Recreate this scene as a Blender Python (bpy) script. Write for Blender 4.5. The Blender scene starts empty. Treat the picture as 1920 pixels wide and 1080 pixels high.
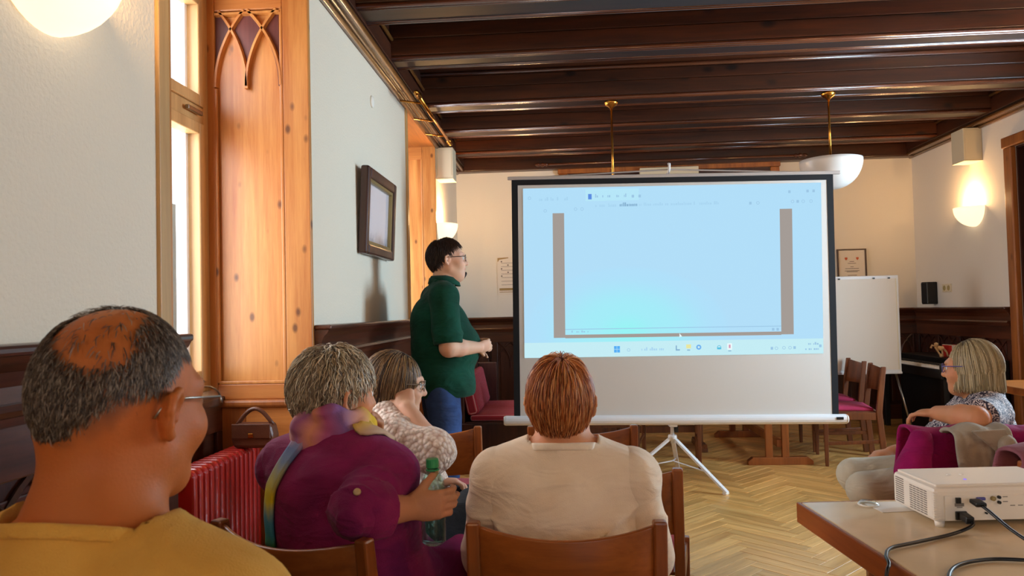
import bpy, math, random
import numpy as np
from mathutils import Vector, Matrix, Euler
random.seed(7)
rng = np.random.default_rng(7)
S = bpy.context.scene
COL = S.collection
PI = math.pi

# ---------------------------------------------------------------- camera
YAW, PITCH, ROLL = math.radians(3.80), math.radians(1.77), math.radians(1.35)
fw = Vector((-math.sin(YAW)*math.cos(PITCH), math.cos(YAW)*math.cos(PITCH), math.sin(PITCH)))
r0 = Vector((math.cos(YAW), math.sin(YAW), 0)); u0 = r0.cross(fw)
rt = r0*math.cos(ROLL) - u0*math.sin(ROLL); up = u0*math.cos(ROLL) + r0*math.sin(ROLL)
cam = bpy.data.cameras.new('camera'); cam.lens = 26.25; cam.sensor_width = 36
cam.clip_start = 0.05
camo = bpy.data.objects.new('camera', cam); COL.objects.link(camo)
camo.matrix_world = Matrix(((rt.x, up.x, -fw.x, 0), (rt.y, up.y, -fw.y, 0), (rt.z, up.z, -fw.z, 1.3), (0, 0, 0, 1)))
cam.dof.use_dof = True; cam.dof.focus_distance = 4.6; cam.dof.aperture_fstop = 11
S.camera = camo

# ---------------------------------------------------------------- world, light, exposure
S.view_settings.view_transform = 'Standard'; S.view_settings.look = 'None'
S.view_settings.gamma = 1.0; S.view_settings.use_curve_mapping = False
S.view_settings.exposure = 0.0
W = bpy.data.worlds.new('world'); S.world = W; W.use_nodes = True
bgn = W.node_tree.nodes['Background']
bgn.inputs[0].default_value = (0.86, 0.93, 1.0, 1); bgn.inputs[1].default_value = 1.6
XL, XR, YB, YF = -1.2, 3.97, 8.65, -3.2      # inner room planes
ZC, ZB, ZT = 2.92, 2.98, 3.25                # cornice underside, beam underside, coffer
def area(name, loc, direction, sx, sy, energy, color, spread=PI):
    l = bpy.data.lights.new(name, 'AREA'); l.shape = 'RECTANGLE'; l.size = sx; l.size_y = sy
    l.energy = energy; l.color = color; l.spread = spread
    o = bpy.data.objects.new(name, l); COL.objects.link(o); o.location = loc
    o.rotation_euler = Vector(direction).to_track_quat('-Z', 'Y').to_euler()
    return o
DAY = (0.54, 0.79, 1.0)
WARM = (1.0, 0.60, 0.26)
# daylight arriving at the windows (three in the left wall, plus added unseen ones: two in the right wall, one behind)
area('daylight_area', (-2.05, 2.88, 1.95), (1, 0, -0.12), 1.2, 1.9, 80, (0.95, 0.96, 1.0))
area('daylight_area', (-2.05, 6.5, 1.95), (1, 0, -0.12), 1.2, 1.9, 80, (0.95, 0.96, 1.0))
area('daylight_area', (-2.05, -0.9, 1.95), (1, 0, -0.12), 1.2, 1.9, 30, DAY)
area('daylight_area', (4.45, 4.7, 1.75), (-1, 0.0, -0.10), 1.3, 1.9, 320, DAY)  # unseen window light, added to brighten the left wall
area('daylight_area', (4.45, -0.6, 1.75), (-1, 0.35, -0.12), 1.3, 1.9, 14, DAY)  # cool fill through an added window out of view
area('daylight_area', (1.4, -3.6, 1.75), (0, 1, -0.1), 2.2, 1.7, 22, DAY)  # cool fill from behind, its window added as well
def lamp(loc, energy, radius=0.07, color=WARM):
    l = bpy.data.lights.new('lamp_light', 'POINT'); l.energy = energy; l.color = color; l.shadow_soft_size = radius
    o = bpy.data.objects.new('lamp_light', l); COL.objects.link(o); o.location = loc
    return o

# ---------------------------------------------------------------- materials
def nt(name):
    m = bpy.data.materials.new(name); m.use_nodes = True
    t = m.node_tree; b = t.nodes['Principled BSDF']
    return m, t, b
def N(t, typ, **kw):
    n = t.nodes.new(typ)
    for k, v in kw.items():
        if k.startswith('i_'):
            n.inputs[k[2:].replace('_', ' ')].default_value = v
        else:
            setattr(n, k, v)
    return n
def ramp(t, fac, stops):
    r = t.nodes.new('ShaderNodeValToRGB'); e = r.color_ramp.elements
    while len(e) < len(stops): e.new(0.5)
    for el, (p, c) in zip(e, stops):
        el.position = p; el.color = (c[0], c[1], c[2], 1)
    t.links.new(fac, r.inputs[0]); return r
def rgb(h):
    h = h.lstrip('#'); v = [int(h[i:i+2], 16)/255 for i in (0, 2, 4)]
    return tuple(x/12.92 if x <= 0.04045 else ((x+0.055)/1.055)**2.4 for x in v)
def plain(name, c, rough=0.5, metal=0.0, bump=0, bscale=200, spec=0.5, var=0.0, coat=0):
    if isinstance(c, str): c = rgb(c)
    m, t, b = nt(name)
    b.inputs['Base Color'].default_value = (*c, 1); b.inputs['Roughness'].default_value = rough
    b.inputs['Metallic'].default_value = metal; b.inputs['Specular IOR Level'].default_value = spec
    if coat: b.inputs['Coat Weight'].default_value = coat
    tc = N(t, 'ShaderNodeTexCoord')
    nz = N(t, 'ShaderNodeTexNoise', i_Scale=bscale, i_Detail=3.0)
    t.links.new(tc.outputs['Object'], nz.inputs['Vector'])
    if var:
        nz2 = N(t, 'ShaderNodeTexNoise', i_Scale=bscale*0.08, i_Detail=3.0)
        t.links.new(tc.outputs['Object'], nz2.inputs['Vector'])
        r = ramp(t, nz2.outputs['Fac'], [(0.3, [x*(1-var) for x in c]), (0.7, [min(1, x*(1+var)) for x in c])])
        t.links.new(r.outputs[0], b.inputs['Base Color'])
    if bump:
        bp = N(t, 'ShaderNodeBump', i_Strength=bump, i_Distance=0.004)
        t.links.new(nz.outputs['Fac'], bp.inputs['Height']); t.links.new(bp.outputs[0], b.inputs['Normal'])
    return m
def wood(name, dark, light, axis='x', scale=1.0, rough=0.35, knots=0.0, var=0.25, coat=0.0, knotc=None, bump=0.15, island=False, coord='Object', kscale=1.4):
    dark = rgb(dark) if isinstance(dark, str) else dark; light = rgb(light) if isinstance(light, str) else light
    m, t, b = nt(name)
    tc = N(t, 'ShaderNodeTexCoord'); oi = N(t, 'ShaderNodeObjectInfo'); geo = N(t, 'ShaderNodeNewGeometry')
    rnd = N(t, 'ShaderNodeMath', operation='ADD'); t.links.new(oi.outputs['Random'], rnd.inputs[0])
    if island: t.links.new(geo.outputs['Random Per Island'], rnd.inputs[1])
    else: rnd.inputs[1].default_value = 0
    frac = N(t, 'ShaderNodeMath', operation='FRACT'); t.links.new(rnd.outputs[0], frac.inputs[0])
    off = N(t, 'ShaderNodeVectorMath', operation='SCALE'); off.inputs[0].default_value = (7.3, 5.1, 9.7)
    t.links.new(frac.outputs[0], off.inputs['Scale'])
    add = N(t, 'ShaderNodeVectorMath', operation='ADD')
    t.links.new(tc.outputs[coord], add.inputs[0]); t.links.new(off.outputs[0], add.inputs[1])
    mp = N(t, 'ShaderNodeMapping')
    s = [14*scale]*3; s['xyz'.index(axis)] = 0.9*scale
    mp.inputs['Scale'].default_value = s; t.links.new(add.outputs[0], mp.inputs['Vector'])
    nz = N(t, 'ShaderNodeTexNoise', i_Scale=1.0, i_Detail=6.0, i_Roughness=0.62, i_Distortion=0.6)
    t.links.new(mp.outputs[0], nz.inputs['Vector'])
    nz2 = N(t, 'ShaderNodeTexNoise', i_Scale=6.0, i_Detail=3.0, i_Roughness=0.7)
    t.links.new(mp.outputs[0], nz2.inputs['Vector'])
    mixf = N(t, 'ShaderNodeMath', operation='MULTIPLY_ADD'); t.links.new(nz2.outputs['Fac'], mixf.inputs[0])
    mixf.inputs[1].default_value = 0.35; t.links.new(nz.outputs['Fac'], mixf.inputs[2])
    r = ramp(t, mixf.outputs[0], [(0.42, dark), (0.85, light)])
    col = r.outputs[0]
    if knots:
        mk = N(t, 'ShaderNodeMapping'); ks = [7.0*scale*kscale]*3; ks['xyz'.index(axis)] = 4.0*scale*kscale
        mk.inputs['Scale'].default_value = ks; t.links.new(add.outputs[0], mk.inputs['Vector'])
        vo = N(t, 'ShaderNodeTexVoronoi', i_Scale=0.8); t.links.new(mk.outputs[0], vo.inputs['Vector'])
        kr = ramp(t, vo.outputs['Distance'], [(0.07, (1, 1, 1)), (0.17, (0, 0, 0))])
        km = N(t, 'ShaderNodeMath', operation='MULTIPLY'); t.links.new(kr.outputs[0], km.inputs[0]); km.inputs[1].default_value = knots
        mx = N(t, 'ShaderNodeMix', data_type='RGBA'); t.links.new(km.outputs[0], mx.inputs[0]); t.links.new(col, mx.inputs[6])
        kc = knotc or tuple(x*0.3 for x in dark); kc = rgb(kc) if isinstance(kc, str) else kc
        mx.inputs[7].default_value = (*kc, 1); col = mx.outputs[2]
    hs = N(t, 'ShaderNodeHueSaturation'); t.links.new(col, hs.inputs['Color'])
    mv = N(t, 'ShaderNodeMapRange'); t.links.new(frac.outputs[0], mv.inputs[0])
    mv.inputs[3].default_value = 1-var; mv.inputs[4].default_value = 1+var
    t.links.new(mv.outputs[0], hs.inputs['Value']); t.links.new(hs.outputs[0], b.inputs['Base Color'])
    b.inputs['Roughness'].default_value = rough
    if coat: b.inputs['Coat Weight'].default_value = coat; b.inputs['Coat Roughness'].default_value = 0.15
    bp = N(t, 'ShaderNodeBump', i_Strength=bump, i_Distance=0.003)
    t.links.new(mixf.outputs[0], bp.inputs['Height']); t.links.new(bp.outputs[0], b.inputs['Normal'])
    return m
def emis(name, c, strength):
    c = rgb(c) if isinstance(c, str) else c
    m, t, b = nt(name)
    b.inputs['Base Color'].default_value = (0.0, 0.0, 0.0, 1); b.inputs['Roughness'].default_value = 0.9
    b.inputs['Specular IOR Level'].default_value = 0.1
    b.inputs['Emission Color'].default_value = (*c, 1); b.inputs['Emission Strength'].default_value = strength
    return m
def cloth_mat(name, c, c2=None, rough=0.9, bump=0.35, weave=350, fold=0.0):
    c = rgb(c) if isinstance(c, str) else c
    c2 = c2 or tuple(x*0.78 for x in c); c2 = rgb(c2) if isinstance(c2, str) else c2
    m, t, b = nt(name)
    tc = N(t, 'ShaderNodeTexCoord')
    n1 = N(t, 'ShaderNodeTexNoise', i_Scale=6.0, i_Detail=4.0); t.links.new(tc.outputs['Object'], n1.inputs['Vector'])
    r = ramp(t, n1.outputs['Fac'], [(0.35, c2), (0.65, c)]); t.links.new(r.outputs[0], b.inputs['Base Color'])
    n2 = N(t, 'ShaderNodeTexNoise', i_Scale=float(weave), i_Detail=2.0); t.links.new(tc.outputs['Object'], n2.inputs['Vector'])
    bp = N(t, 'ShaderNodeBump', i_Strength=bump, i_Distance=0.004); t.links.new(n2.outputs['Fac'], bp.inputs['Height'])
    if fold:
        mp = N(t, 'ShaderNodeMapping'); mp.inputs['Scale'].default_value = (.7, .7, 1.7); mp.inputs['Rotation'].default_value = (.3, .35, 0); t.links.new(tc.outputs['Object'], mp.inputs['Vector'])
        n3 = N(t, 'ShaderNodeTexNoise', i_Scale=9.0, i_Detail=2.5, i_Distortion=.8); t.links.new(mp.outputs[0], n3.inputs['Vector'])
        b3 = N(t, 'ShaderNodeBump', i_Strength=min(1, fold*2), i_Distance=0.03); t.links.new(n3.outputs['Fac'], b3.inputs['Height']); t.links.new(b3.outputs[0], bp.inputs['Normal'])
    t.links.new(bp.outputs[0], b.inputs['Normal'])
    b.inputs['Roughness'].default_value = rough; b.inputs['Specular IOR Level'].default_value = 0.2
    b.inputs['Sheen Weight'].default_value = 0.04
    return m
def attr_mat(name, rough=0.6, spec=0.4, bump=0.1, bscale=300, attr='tint', sss=0.0):
    m, t, b = nt(name)
    a = N(t, 'ShaderNodeAttribute', attribute_name=attr); t.links.new(a.outputs['Color'], b.inputs['Base Color'])
    b.inputs['Roughness'].default_value = rough; b.inputs['Specular IOR Level'].default_value = spec
    if bump:
        tc = N(t, 'ShaderNodeTexCoord'); nz = N(t, 'ShaderNodeTexNoise', i_Scale=float(bscale), i_Detail=3.0)
        t.links.new(tc.outputs['Object'], nz.inputs['Vector'])
        bp = N(t, 'ShaderNodeBump', i_Strength=bump, i_Distance=0.003)
        t.links.new(nz.outputs['Fac'], bp.inputs['Height']); t.links.new(bp.outputs[0], b.inputs['Normal'])
    if sss:
        b.inputs['Subsurface Weight'].default_value = sss; b.inputs['Subsurface Radius'].default_value = (0.01, 0.004, 0.002)
    return m
def glass_mat(name, tint=(1, 1, 1), gloss=0.12):
    m = bpy.data.materials.new(name); m.use_nodes = True; t = m.node_tree; t.nodes.clear()
    o = N(t, 'ShaderNodeOutputMaterial'); a = N(t, 'ShaderNodeBsdfTransparent'); g = N(t, 'ShaderNodeBsdfGlossy')
    a.inputs[0].default_value = (*tint, 1); g.inputs['Roughness'].default_value = 0.03
    lw = N(t, 'ShaderNodeLayerWeight'); lw.inputs[0].default_value = 0.5
    pw = N(t, 'ShaderNodeMath', operation='POWER'); t.links.new(lw.outputs['Facing'], pw.inputs[0]); pw.inputs[1].default_value = 4.0
    f = N(t, 'ShaderNodeMath', operation='MULTIPLY_ADD'); t.links.new(pw.outputs[0], f.inputs[0]); f.inputs[1].default_value = 0.7; f.inputs[2].default_value = 0.03
    mx = N(t, 'ShaderNodeMixShader')
    t.links.new(f.outputs[0], mx.inputs[0]); t.links.new(a.outputs[0], mx.inputs[1]); t.links.new(g.outputs[0], mx.inputs[2])
    t.links.new(mx.outputs[0], o.inputs[0]); return m

M = {}
M['plaster'] = plain('rough_plaster', '#e2d6c2', 0.85, bump=0.9, bscale=80, spec=0.2)
M['plaster_white'] = plain('painted_plaster', '#ebe4d8', 0.85, bump=0.25, bscale=110, spec=0.2)
M['ceil'] = wood('ceiling_wood', '#1b0b05', '#4c230c', 'x', 1.0, 0.42, knots=0.9, var=0.18, coat=0.25, knotc='#080302', kscale=.85)
M['ceil_y'] = wood('ceiling_wood_long', '#1b0b05', '#4c230c', 'y', 1.0, 0.42, knots=0.7, var=0.18, coat=0.25, knotc='#120804')
M['soffit'] = wood('soffit_wood', '#160a08', '#2e1612', 'x', 1.0, 0.55, var=0.1)
M['bead'] = wood('bead_wood', '#3a1d12', '#6b3d28', 'x', 1.0, 0.22, var=0.15, coat=0.5)
M['bead_y'] = wood('bead_wood_long', '#4a2b14', '#8a5a2c', 'y', 1.0, 0.22, var=0.15, coat=0.5)
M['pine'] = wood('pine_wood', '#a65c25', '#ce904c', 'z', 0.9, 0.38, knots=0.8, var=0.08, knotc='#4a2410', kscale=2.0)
M['shaded_spandrel'] = wood('shaded_spandrel_wood', '#4a2220', '#6e3830', 'z', 0.9, 0.45, var=0.05)  # shade above the tracery arches put into a darker wood colour
M['pine_dark'] = wood('pine_wood_dark', '#7c431d', '#b06a30', 'z', 0.9, 0.4, knots=0.5, var=0.1, knotc='#3a1c0c')  # darker pine for casings and the lower lining
M['pine_y'] = wood('pine_wood_long', '#8a4a20', '#b8702f', 'y', 0.9, 0.4, knots=0.4, var=0.1)
M['pine_x'] = wood('pine_wood_cross', '#a85c26', '#d08a48', 'x', 0.9, 0.38, knots=0.4, var=0.1)
M['dark'] = wood('dark_wainscot_wood', '#20100b', '#4a2418', 'z', 1.0, 0.35, var=0.15, coat=0.2)
M['dark_x'] = wood('dark_wainscot_rail', '#2a150e', '#5a2f1c', 'x', 1.0, 0.32, var=0.12, coat=0.2)
M['dark_y'] = wood('dark_wainscot_rail_long', '#2a150e', '#5a2f1c', 'y', 1.0, 0.32, var=0.12, coat=0.25)
M['frame_tan'] = wood('window_frame_wood', '#a9824f', '#c79d66', 'z', 1.0, 0.45, var=0.04, bump=0.05)
M['parquet'] = wood('parquet_wood', '#b67c3a', '#eab66c', 'x', 1.6, 0.30, var=0.16, coat=0.2, bump=0.08, island=True, coord='UV')
M['subfloor'] = plain('parquet_joint', '#3c2a16', 0.8)
M['chair'] = wood('chair_wood', '#6e3612', '#985220', 'z', 1.0, 0.36, var=0.06, coat=0.2)
M['chair_x'] = wood('chair_plywood', '#743a14', '#a05a24', 'x', 1.0, 0.33, var=0.06, coat=0.25)
M['chair_dark'] = wood('old_chair_wood', '#4a2410', '#7c4320', 'z', 1.0, 0.4, var=0.08, coat=0.1)
M['cushion'] = cloth_mat('cushion_wool', '#b0484e', '#8f343e', weave=260)
M['cushion_pink'] = cloth_mat('cushion_pink', '#c23a5c', '#a02c4c', weave=260)
M['laminate'] = plain('table_laminate', '#dcc4a0', 0.22, bump=0.03, bscale=150, var=0.04)
M['table_edge'] = wood('table_edge_wood', '#7a3d18', '#a65a24', 'y', 1.0, 0.35, var=0.05, coat=0.2)
M['white_metal'] = plain('white_enamel', '#e4e2e2', 0.35)
M['white_plastic'] = plain('white_plastic', '#eee6da', 0.42)
M['grille'] = plain('grille_dark', '#8d857c', 0.7)
M['black'] = plain('black_plastic', '#0c0c0e', 0.4)
M['black_cloth'] = plain('black_border_fabric', '#0b0b10', 0.85)
M['screen_white'] = plain('screen_fabric', '#d6d2cc', 0.8, bump=0.05, bscale=900)
M['shutter'] = plain('blue_grey_paint', '#5c7484', 0.6)
M['brass'] = plain('brass', '#c98a3a', 0.25, metal=1.0)
M['steel'] = plain('brushed_steel', '#9a938a', 0.3, metal=1.0)
M['radiator'] = plain('red_radiator_enamel', '#a8201c', 0.28, coat=0.4)
M['cream'] = plain('cream_paint', '#e2d6b8', 0.6)
M['paper'] = plain('paper', '#e9dfd2', 0.8)
M['ink'] = plain('ink_grey', '#7d7068', 0.9)
M['ink_red'] = plain('ink_red', '#c8603c', 0.9)
M['pane'] = glass_mat('window_glass')
M['lens'] = glass_mat('lens_glass', (0.93, 0.97, 0.98))
M['pet'] = glass_mat('green_bottle_plastic', (0.80, 0.97, 0.90))
M['water'] = glass_mat('bottle_water', (0.86, 0.97, 0.93))
M['cap_green'] = plain('green_cap', '#2f9a5c', 0.4)
M['opal'] = plain('opal_glass', '#ddd8d2', 0.3)
def opal_glow():
    m, t, b = nt('lit_opal_glass')
    b.inputs['Base Color'].default_value = (*rgb('#f0e2cc'), 1)
    b.inputs['Emission Color'].default_value = (1.0, 0.74, 0.42, 1); b.inputs['Emission Strength'].default_value = 1.5
    b.inputs['Roughness'].default_value = 0.3
    return m
M['opal_lit'] = opal_glow()

# ---------------------------------------------------------------- mesh builder
class MB:
    def __init__(s): s.v = []; s.f = []
    def add(s, vs, fs):
        o = len(s.v); s.v += [tuple(v) for v in vs]; s.f += [tuple(i+o for i in f) for f in fs]; return s
    def box(s, x0, x1, y0, y1, z0, z1):
        v = [(x, y, z) for z in (z0, z1) for y in (y0, y1) for x in (x0, x1)]
        return s.add(v, [(0, 2, 3, 1), (4, 5, 7, 6), (0, 1, 5, 4), (2, 6, 7, 3), (0, 4, 6, 2), (1, 3, 7, 5)])
    def obox(s, p, q, w, h, upv=(0, 0, 1)):
        "bar from p to q, width w (sideways), height h (along upv)"
        p, q = Vector(p), Vector(q); d = (q-p).normalized(); u = Vector(upv)
        if abs(d.dot(u)) > 0.98: u = Vector((0, 1, 0))
        sd = d.cross(u).normalized(); u = sd.cross(d).normalized()
        v = [e + sd*a*w/2 + u*b*h/2 for e in (p, q) for a, b in ((-1, -1), (1, -1), (1, 1), (-1, 1))]
        return s.add(v, [(0, 1, 2, 3), (7, 6, 5, 4), (0, 4, 5, 1), (1, 5, 6, 2), (2, 6, 7, 3), (3, 7, 4, 0)])
    def tube(s, pts, r, n=8, caps=True):
        pts = [Vector(p) for p in pts]; m = len(pts)
        rs = r if isinstance(r, (list, tuple)) else [r]*m
        rings = []; u = None
        for i, p in enumerate(pts):
            d = (pts[min(i+1, m-1)] - pts[max(i-1, 0)]).normalized()
            if u is None:
                u = Vector((0, 0, 1)) if abs(d.z) < 0.9 else Vector((1, 0, 0))
            u = (u - d*u.dot(d)).normalized(); w = d.cross(u)
            rings.append([p + (u*math.cos(2*PI*k/n) + w*math.sin(2*PI*k/n))*rs[i] for k in range(n)])
        v = [q for rg in rings for q in rg]; f = []
        for i in range(m-1):
            for k in range(n):
                a, b = i*n+k, i*n+(k+1) % n
                f.append((a, b, b+n, a+n))
        if caps: f += [tuple(range(n-1, -1, -1)), tuple(range((m-1)*n, m*n))]
        return s.add(v, f)
    def lathe(s, prof, n=24, c=(0, 0, 0), a0=0, a1=2*PI, axis='z'):
        full = abs(a1-a0-2*PI) < 1e-6; m = n if full else n+1
        v = []
        for k in range(m):
            a = a0+(a1-a0)*k/n
            for (r, h) in prof:
                x, y, z = r*math.cos(a), r*math.sin(a), h
                if axis == 'x': x, y, z = h, r*math.cos(a), r*math.sin(a)
                if axis == 'y': x, y, z = r*math.sin(a), h, r*math.cos(a)
                v.append((c[0]+x, c[1]+y, c[2]+z))
        L = len(prof); f = []
        for k in range(n):
            k2 = (k+1) % m
            for j in range(L-1):
                f.append((k*L+j, k2*L+j, k2*L+j+1, k*L+j+1))
        return s.add(v, f)
    def prism(s, poly, a, b, axis='z'):
        "polygon extruded from a to b along axis; poly holds the other two coordinates in order"
        n = len(poly)
        def P(p, h):
            return {'z': (p[0], p[1], h), 'y': (p[0], h, p[1]), 'x': (h, p[0], p[1])}[axis]
        v = [P(p, a) for p in poly] + [P(p, b) for p in poly]
        f = [tuple(range(n-1, -1, -1)), tuple(range(n, 2*n))] + [(i, (i+1) % n, (i+1) % n+n, i+n) for i in range(n)]
        return s.add(v, f)
    def grid(s, P):
        "P[i][j] points -> sheet"
        a, b = len(P), len(P[0])
        return s.add([q for row in P for q in row], [(i*b+j, i*b+j+1, (i+1)*b+j+1, (i+1)*b+j) for i in range(a-1) for j in range(b-1)])
    def build(s, name, mat, parent=None, bev=0.0, smooth=False, solid=0.0, sub=0):
        me = bpy.data.meshes.new(name); me.from_pydata(s.v, [], s.f); me.validate()
        import bmesh
        bm = bmesh.new(); bm.from_mesh(me); bmesh.ops.recalc_face_normals(bm, faces=bm.faces); bm.to_mesh(me); bm.free()
        me.materials.append(M[mat] if isinstance(mat, str) else mat)
        o = bpy.data.objects.new(name, me); COL.objects.link(o)
        if parent is not None: o.parent = parent
        if smooth:
            me.polygons.foreach_set('use_smooth', [True]*len(me.polygons))
        if solid:
            md = o.modifiers.new('solid', 'SOLIDIFY'); md.thickness = solid; md.offset = 0
        if bev:
            md = o.modifiers.new('bevel', 'BEVEL'); md.width = bev; md.segments = 2; md.limit_method = 'ANGLE'
        if sub:
            md = o.modifiers.new('sub', 'SUBSURF'); md.levels = sub; md.render_levels = sub
        return o
def Bx(*a): return MB().box(*a)
def tag(o, label=None, cat=None, group=None, kind=None):
    if label: o['label'] = label
    if cat: o['category'] = cat
    if group: o['group'] = group
    if kind: o['kind'] = kind
    return o
def thing(name, label, cat, loc=(0, 0, 0), rz=0.0, group=None):
    o = bpy.data.objects.new(name, None); o.empty_display_size = 0.1; COL.objects.link(o)
    o.location = loc; o.rotation_euler = (0, 0, rz)
    return tag(o, label, cat, group)
def struct(o): o['kind'] = 'structure'; return o
def struct_empty(name, loc=(0, 0, 0)):
    o = bpy.data.objects.new(name, None); COL.objects.link(o); o.location = loc; o['kind'] = 'structure'; return o
def copy_tree(o, parent=None):
    c = o.copy(); COL.objects.link(c)
    if parent is not None: c.parent = parent
    for ch in list(o.children): copy_tree(ch, c)
    return c
# ================================================================ ROOM SHELL
# ---- floor: herringbone parquet, planks on a dark subfloor
floor = struct(Bx(-1.80, XR+0.1, YF-0.1, YB+0.1, -0.12, -0.006).build('floor', 'subfloor'))
PL, PW = 0.48, 0.08
def plank_geo(mb, cx, cy, ang, uv, seed):
    c, s = math.cos(ang), math.sin(ang); g = 0.0012; e = 0.0015
    a, b = PL/2-g, PW/2-g
    o = len(mb.v)
    low = [(-a, -b), (a, -b), (a, b), (-a, b)]; hi = [(-a+e, -b+e), (a-e, -b+e), (a-e, b-e), (-a+e, b-e)]
    vs = [(x, y, -0.006) for x, y in low] + [(x, y, -0.0012) for x, y in low] + [(x, y, 0.0) for x, y in hi]
    mb.add([(cx+x*c-y*s, cy+x*s+y*c, z) for x, y, z in vs],
           [(8, 9, 10, 11)] + [(i, (i+1) % 4, (i+1) % 4+4, i+4) for i in range(4)] + [(i+4, (i+1) % 4+4, (i+1) % 4+8, i+8) for i in range(4)])
    uv += [(x+seed*3.7, y+seed*1.9) for x, y, z in vs]
def add_uv(me, uv):
    l = me.uv_layers.new(name='UVMap'); idx = np.empty(len(me.loops), dtype=np.int32); me.loops.foreach_get('vertex_index', idx)
    l.data.foreach_set('uv', np.asarray(uv, dtype=np.float32)[idx].ravel())
def mesh_raw(name, mb, mat):
    me = bpy.data.meshes.new(name); me.from_pydata(mb.v, [], mb.f); me.materials.append(M[mat]); return me
cells = []
A45 = math.radians(45)
for t in range(-40, 41):
    for k in range(-140, 141):
        for (x, y, rot) in ((k*PW + PL/2 + t*PL, k*PW + PW/2 - t*PL, 0), (k*PW + PL + PW/2 + t*PL, (k+1)*PW - PL/2 - t*PL, PI/2)):
            X = x*math.cos(A45) - y*math.sin(A45) + 1.3; Y = x*math.sin(A45) + y*math.cos(A45) + 3.0
            if XL-0.5 < X < XR+0.05 and YF < Y < YB: cells.append((X, Y, rot + A45))
def proj(p):
    d = Vector(p) - Vector((0, 0, 1.3)); k = d.dot(fw)
    return (960 + 1400*d.dot(rt)/k, 540 - 1400*d.dot(up)/k) if k > 0.1 else (-1, -1)
def floor_rank(c):
    px, py = proj((c[0], c[1], 0))
    vis = 1215 < px < 1690 and 790 < py < 1100 and not (px > 1500 + (py-940)*1.1 and py > 930)
    return (0 if vis else 1, math.hypot(c[0], c[1]))
cells.sort(key=floor_rank)
pmb, puv = MB(), []
plank_geo(pmb, 0, 0, 0, puv, 0); pme = mesh_raw('plank', pmb, 'parquet'); add_uv(pme, puv)
for (x, y, a) in cells[:300]:
    o = bpy.data.objects.new('plank', pme); COL.objects.link(o); o.parent = floor; o.location = (x, y, 0); o.rotation_euler = (0, 0, a)
rmb, ruv = MB(), []
for i, (x, y, a) in enumerate(cells[300:]): plank_geo(rmb, x, y, a, ruv, (i*0.37) % 5)
rme = mesh_raw('parquet_rest', rmb, 'parquet'); add_uv(rme, ruv)
o = bpy.data.objects.new('parquet_rest', rme); COL.objects.link(o); o.parent = floor; o['kind'] = 'stuff'

# ---- left wall with three window niches
XO = -1.76
NI = [(-1.60, -0.20), (2.20, 3.54), (5.83, 7.19)]
m = MB(); y = YF
for a, b in NI:
    m.box(XO-0.08, XL, y, a, 0, 3.45); y = b
    m.box(XO-0.08, XO, a, b, 0, 0.93); m.box(XO-0.08, XO, a, b, 2.88, 3.45)
    m.box(XO-0.08, XL, a, b, 2.95, 3.45)
m.box(XO-0.08, XL, y, YB+0.1, 0, 3.45)
wall_left = struct(m.build('wall_left', 'plaster'))
# back wall
wall_back = struct(Bx(XO-0.08, XR+0.6, YB, YB+0.2, 0, 3.45).build('wall_back', 'plaster_white'))
# right wall: doorway near the far end, two unseen windows added for their light
m = MB(); DY0, DY1, DZ = 5.75, 6.73, 2.63
RW = [(-1.3, 0.1), (4.0, 5.4)]; y = YF
for a, b in RW:
    m.box(XR, XR+0.3, y, a, 0, 3.45); y = b
    m.box(XR, XR+0.3, a, b, 0, 0.9); m.box(XR, XR+0.3, a, b, 2.75, 3.45)
m.box(XR, XR+0.3, y, DY0, 0, 3.45); m.box(XR, XR+0.3, DY0, DY1, DZ, 3.45); m.box(XR, XR+0.3, DY1, YB+0.1, 0, 3.45)
wall_right = struct(m.build('wall_right', 'plaster_white'))
m = MB().box(XO-0.08, 0.3, YF-0.3, YF, 0, 3.45).box(2.5, XR+0.3, YF-0.3, YF, 0, 3.45).box(0.3, 2.5, YF-0.3, YF, 0, 0.9).box(0.3, 2.5, YF-0.3, YF, 2.6, 3.45)
struct(m.build('wall_front', 'plaster_white'))

# ---- ceiling of dark beams
ceiling = struct(Bx(XO-0.08, XR+0.3, YF-0.3, YB+0.2, ZT, ZT+0.12).build('ceiling', 'ceil'))
EBL, EBR = XL+0.10, XR-0.10
def cross_beam(yc, w):
    y0, y1 = yc-w/2, yc+w/2
    b = Bx(EBL, EBR, y0+0.012, y1-0.012, ZB+0.03, ZT).build('beam', 'ceil', ceiling)
    zs = [ZB+0.03, ZB+0.145, ZT-0.03]
    for k in range(2):
        Bx(EBL, EBR, y0+0.002*k, y0+0.014, zs[k]+0.003, zs[k+1]-0.003).build('face_board', 'ceil', b, bev=0.003)
        Bx(EBL, EBR, y1-0.014, y1-0.002*k, zs[k]+0.003, zs[k+1]-0.003).build('face_board', 'ceil', b, bev=0.003)
    Bx(EBL, EBR, y0+0.035, y1-0.035, ZB+0.008, ZB+0.03).build('soffit_board', 'soffit', b, bev=0.004)
    for yy, sg in ((y0, -1), (y1, 1)):
        MB().tube([(EBL, yy-sg*0.012, ZB+0.016), (EBR, yy-sg*0.012, ZB+0.014)], 0.015, 10).build('bead', 'bead', b, smooth=True)
        MB().tube([(EBL, yy-sg*0.040, ZB+0.010), (EBR, yy-sg*0.040, ZB+0.008)], 0.008, 8).build('bead', 'bead', b, smooth=True)
        MB().tube([(EBL, yy+sg*0.012, ZT-0.016), (EBR, yy+sg*0.012, ZT-0.016)], 0.018, 8).build('bead', 'bead', b, smooth=True)
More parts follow.
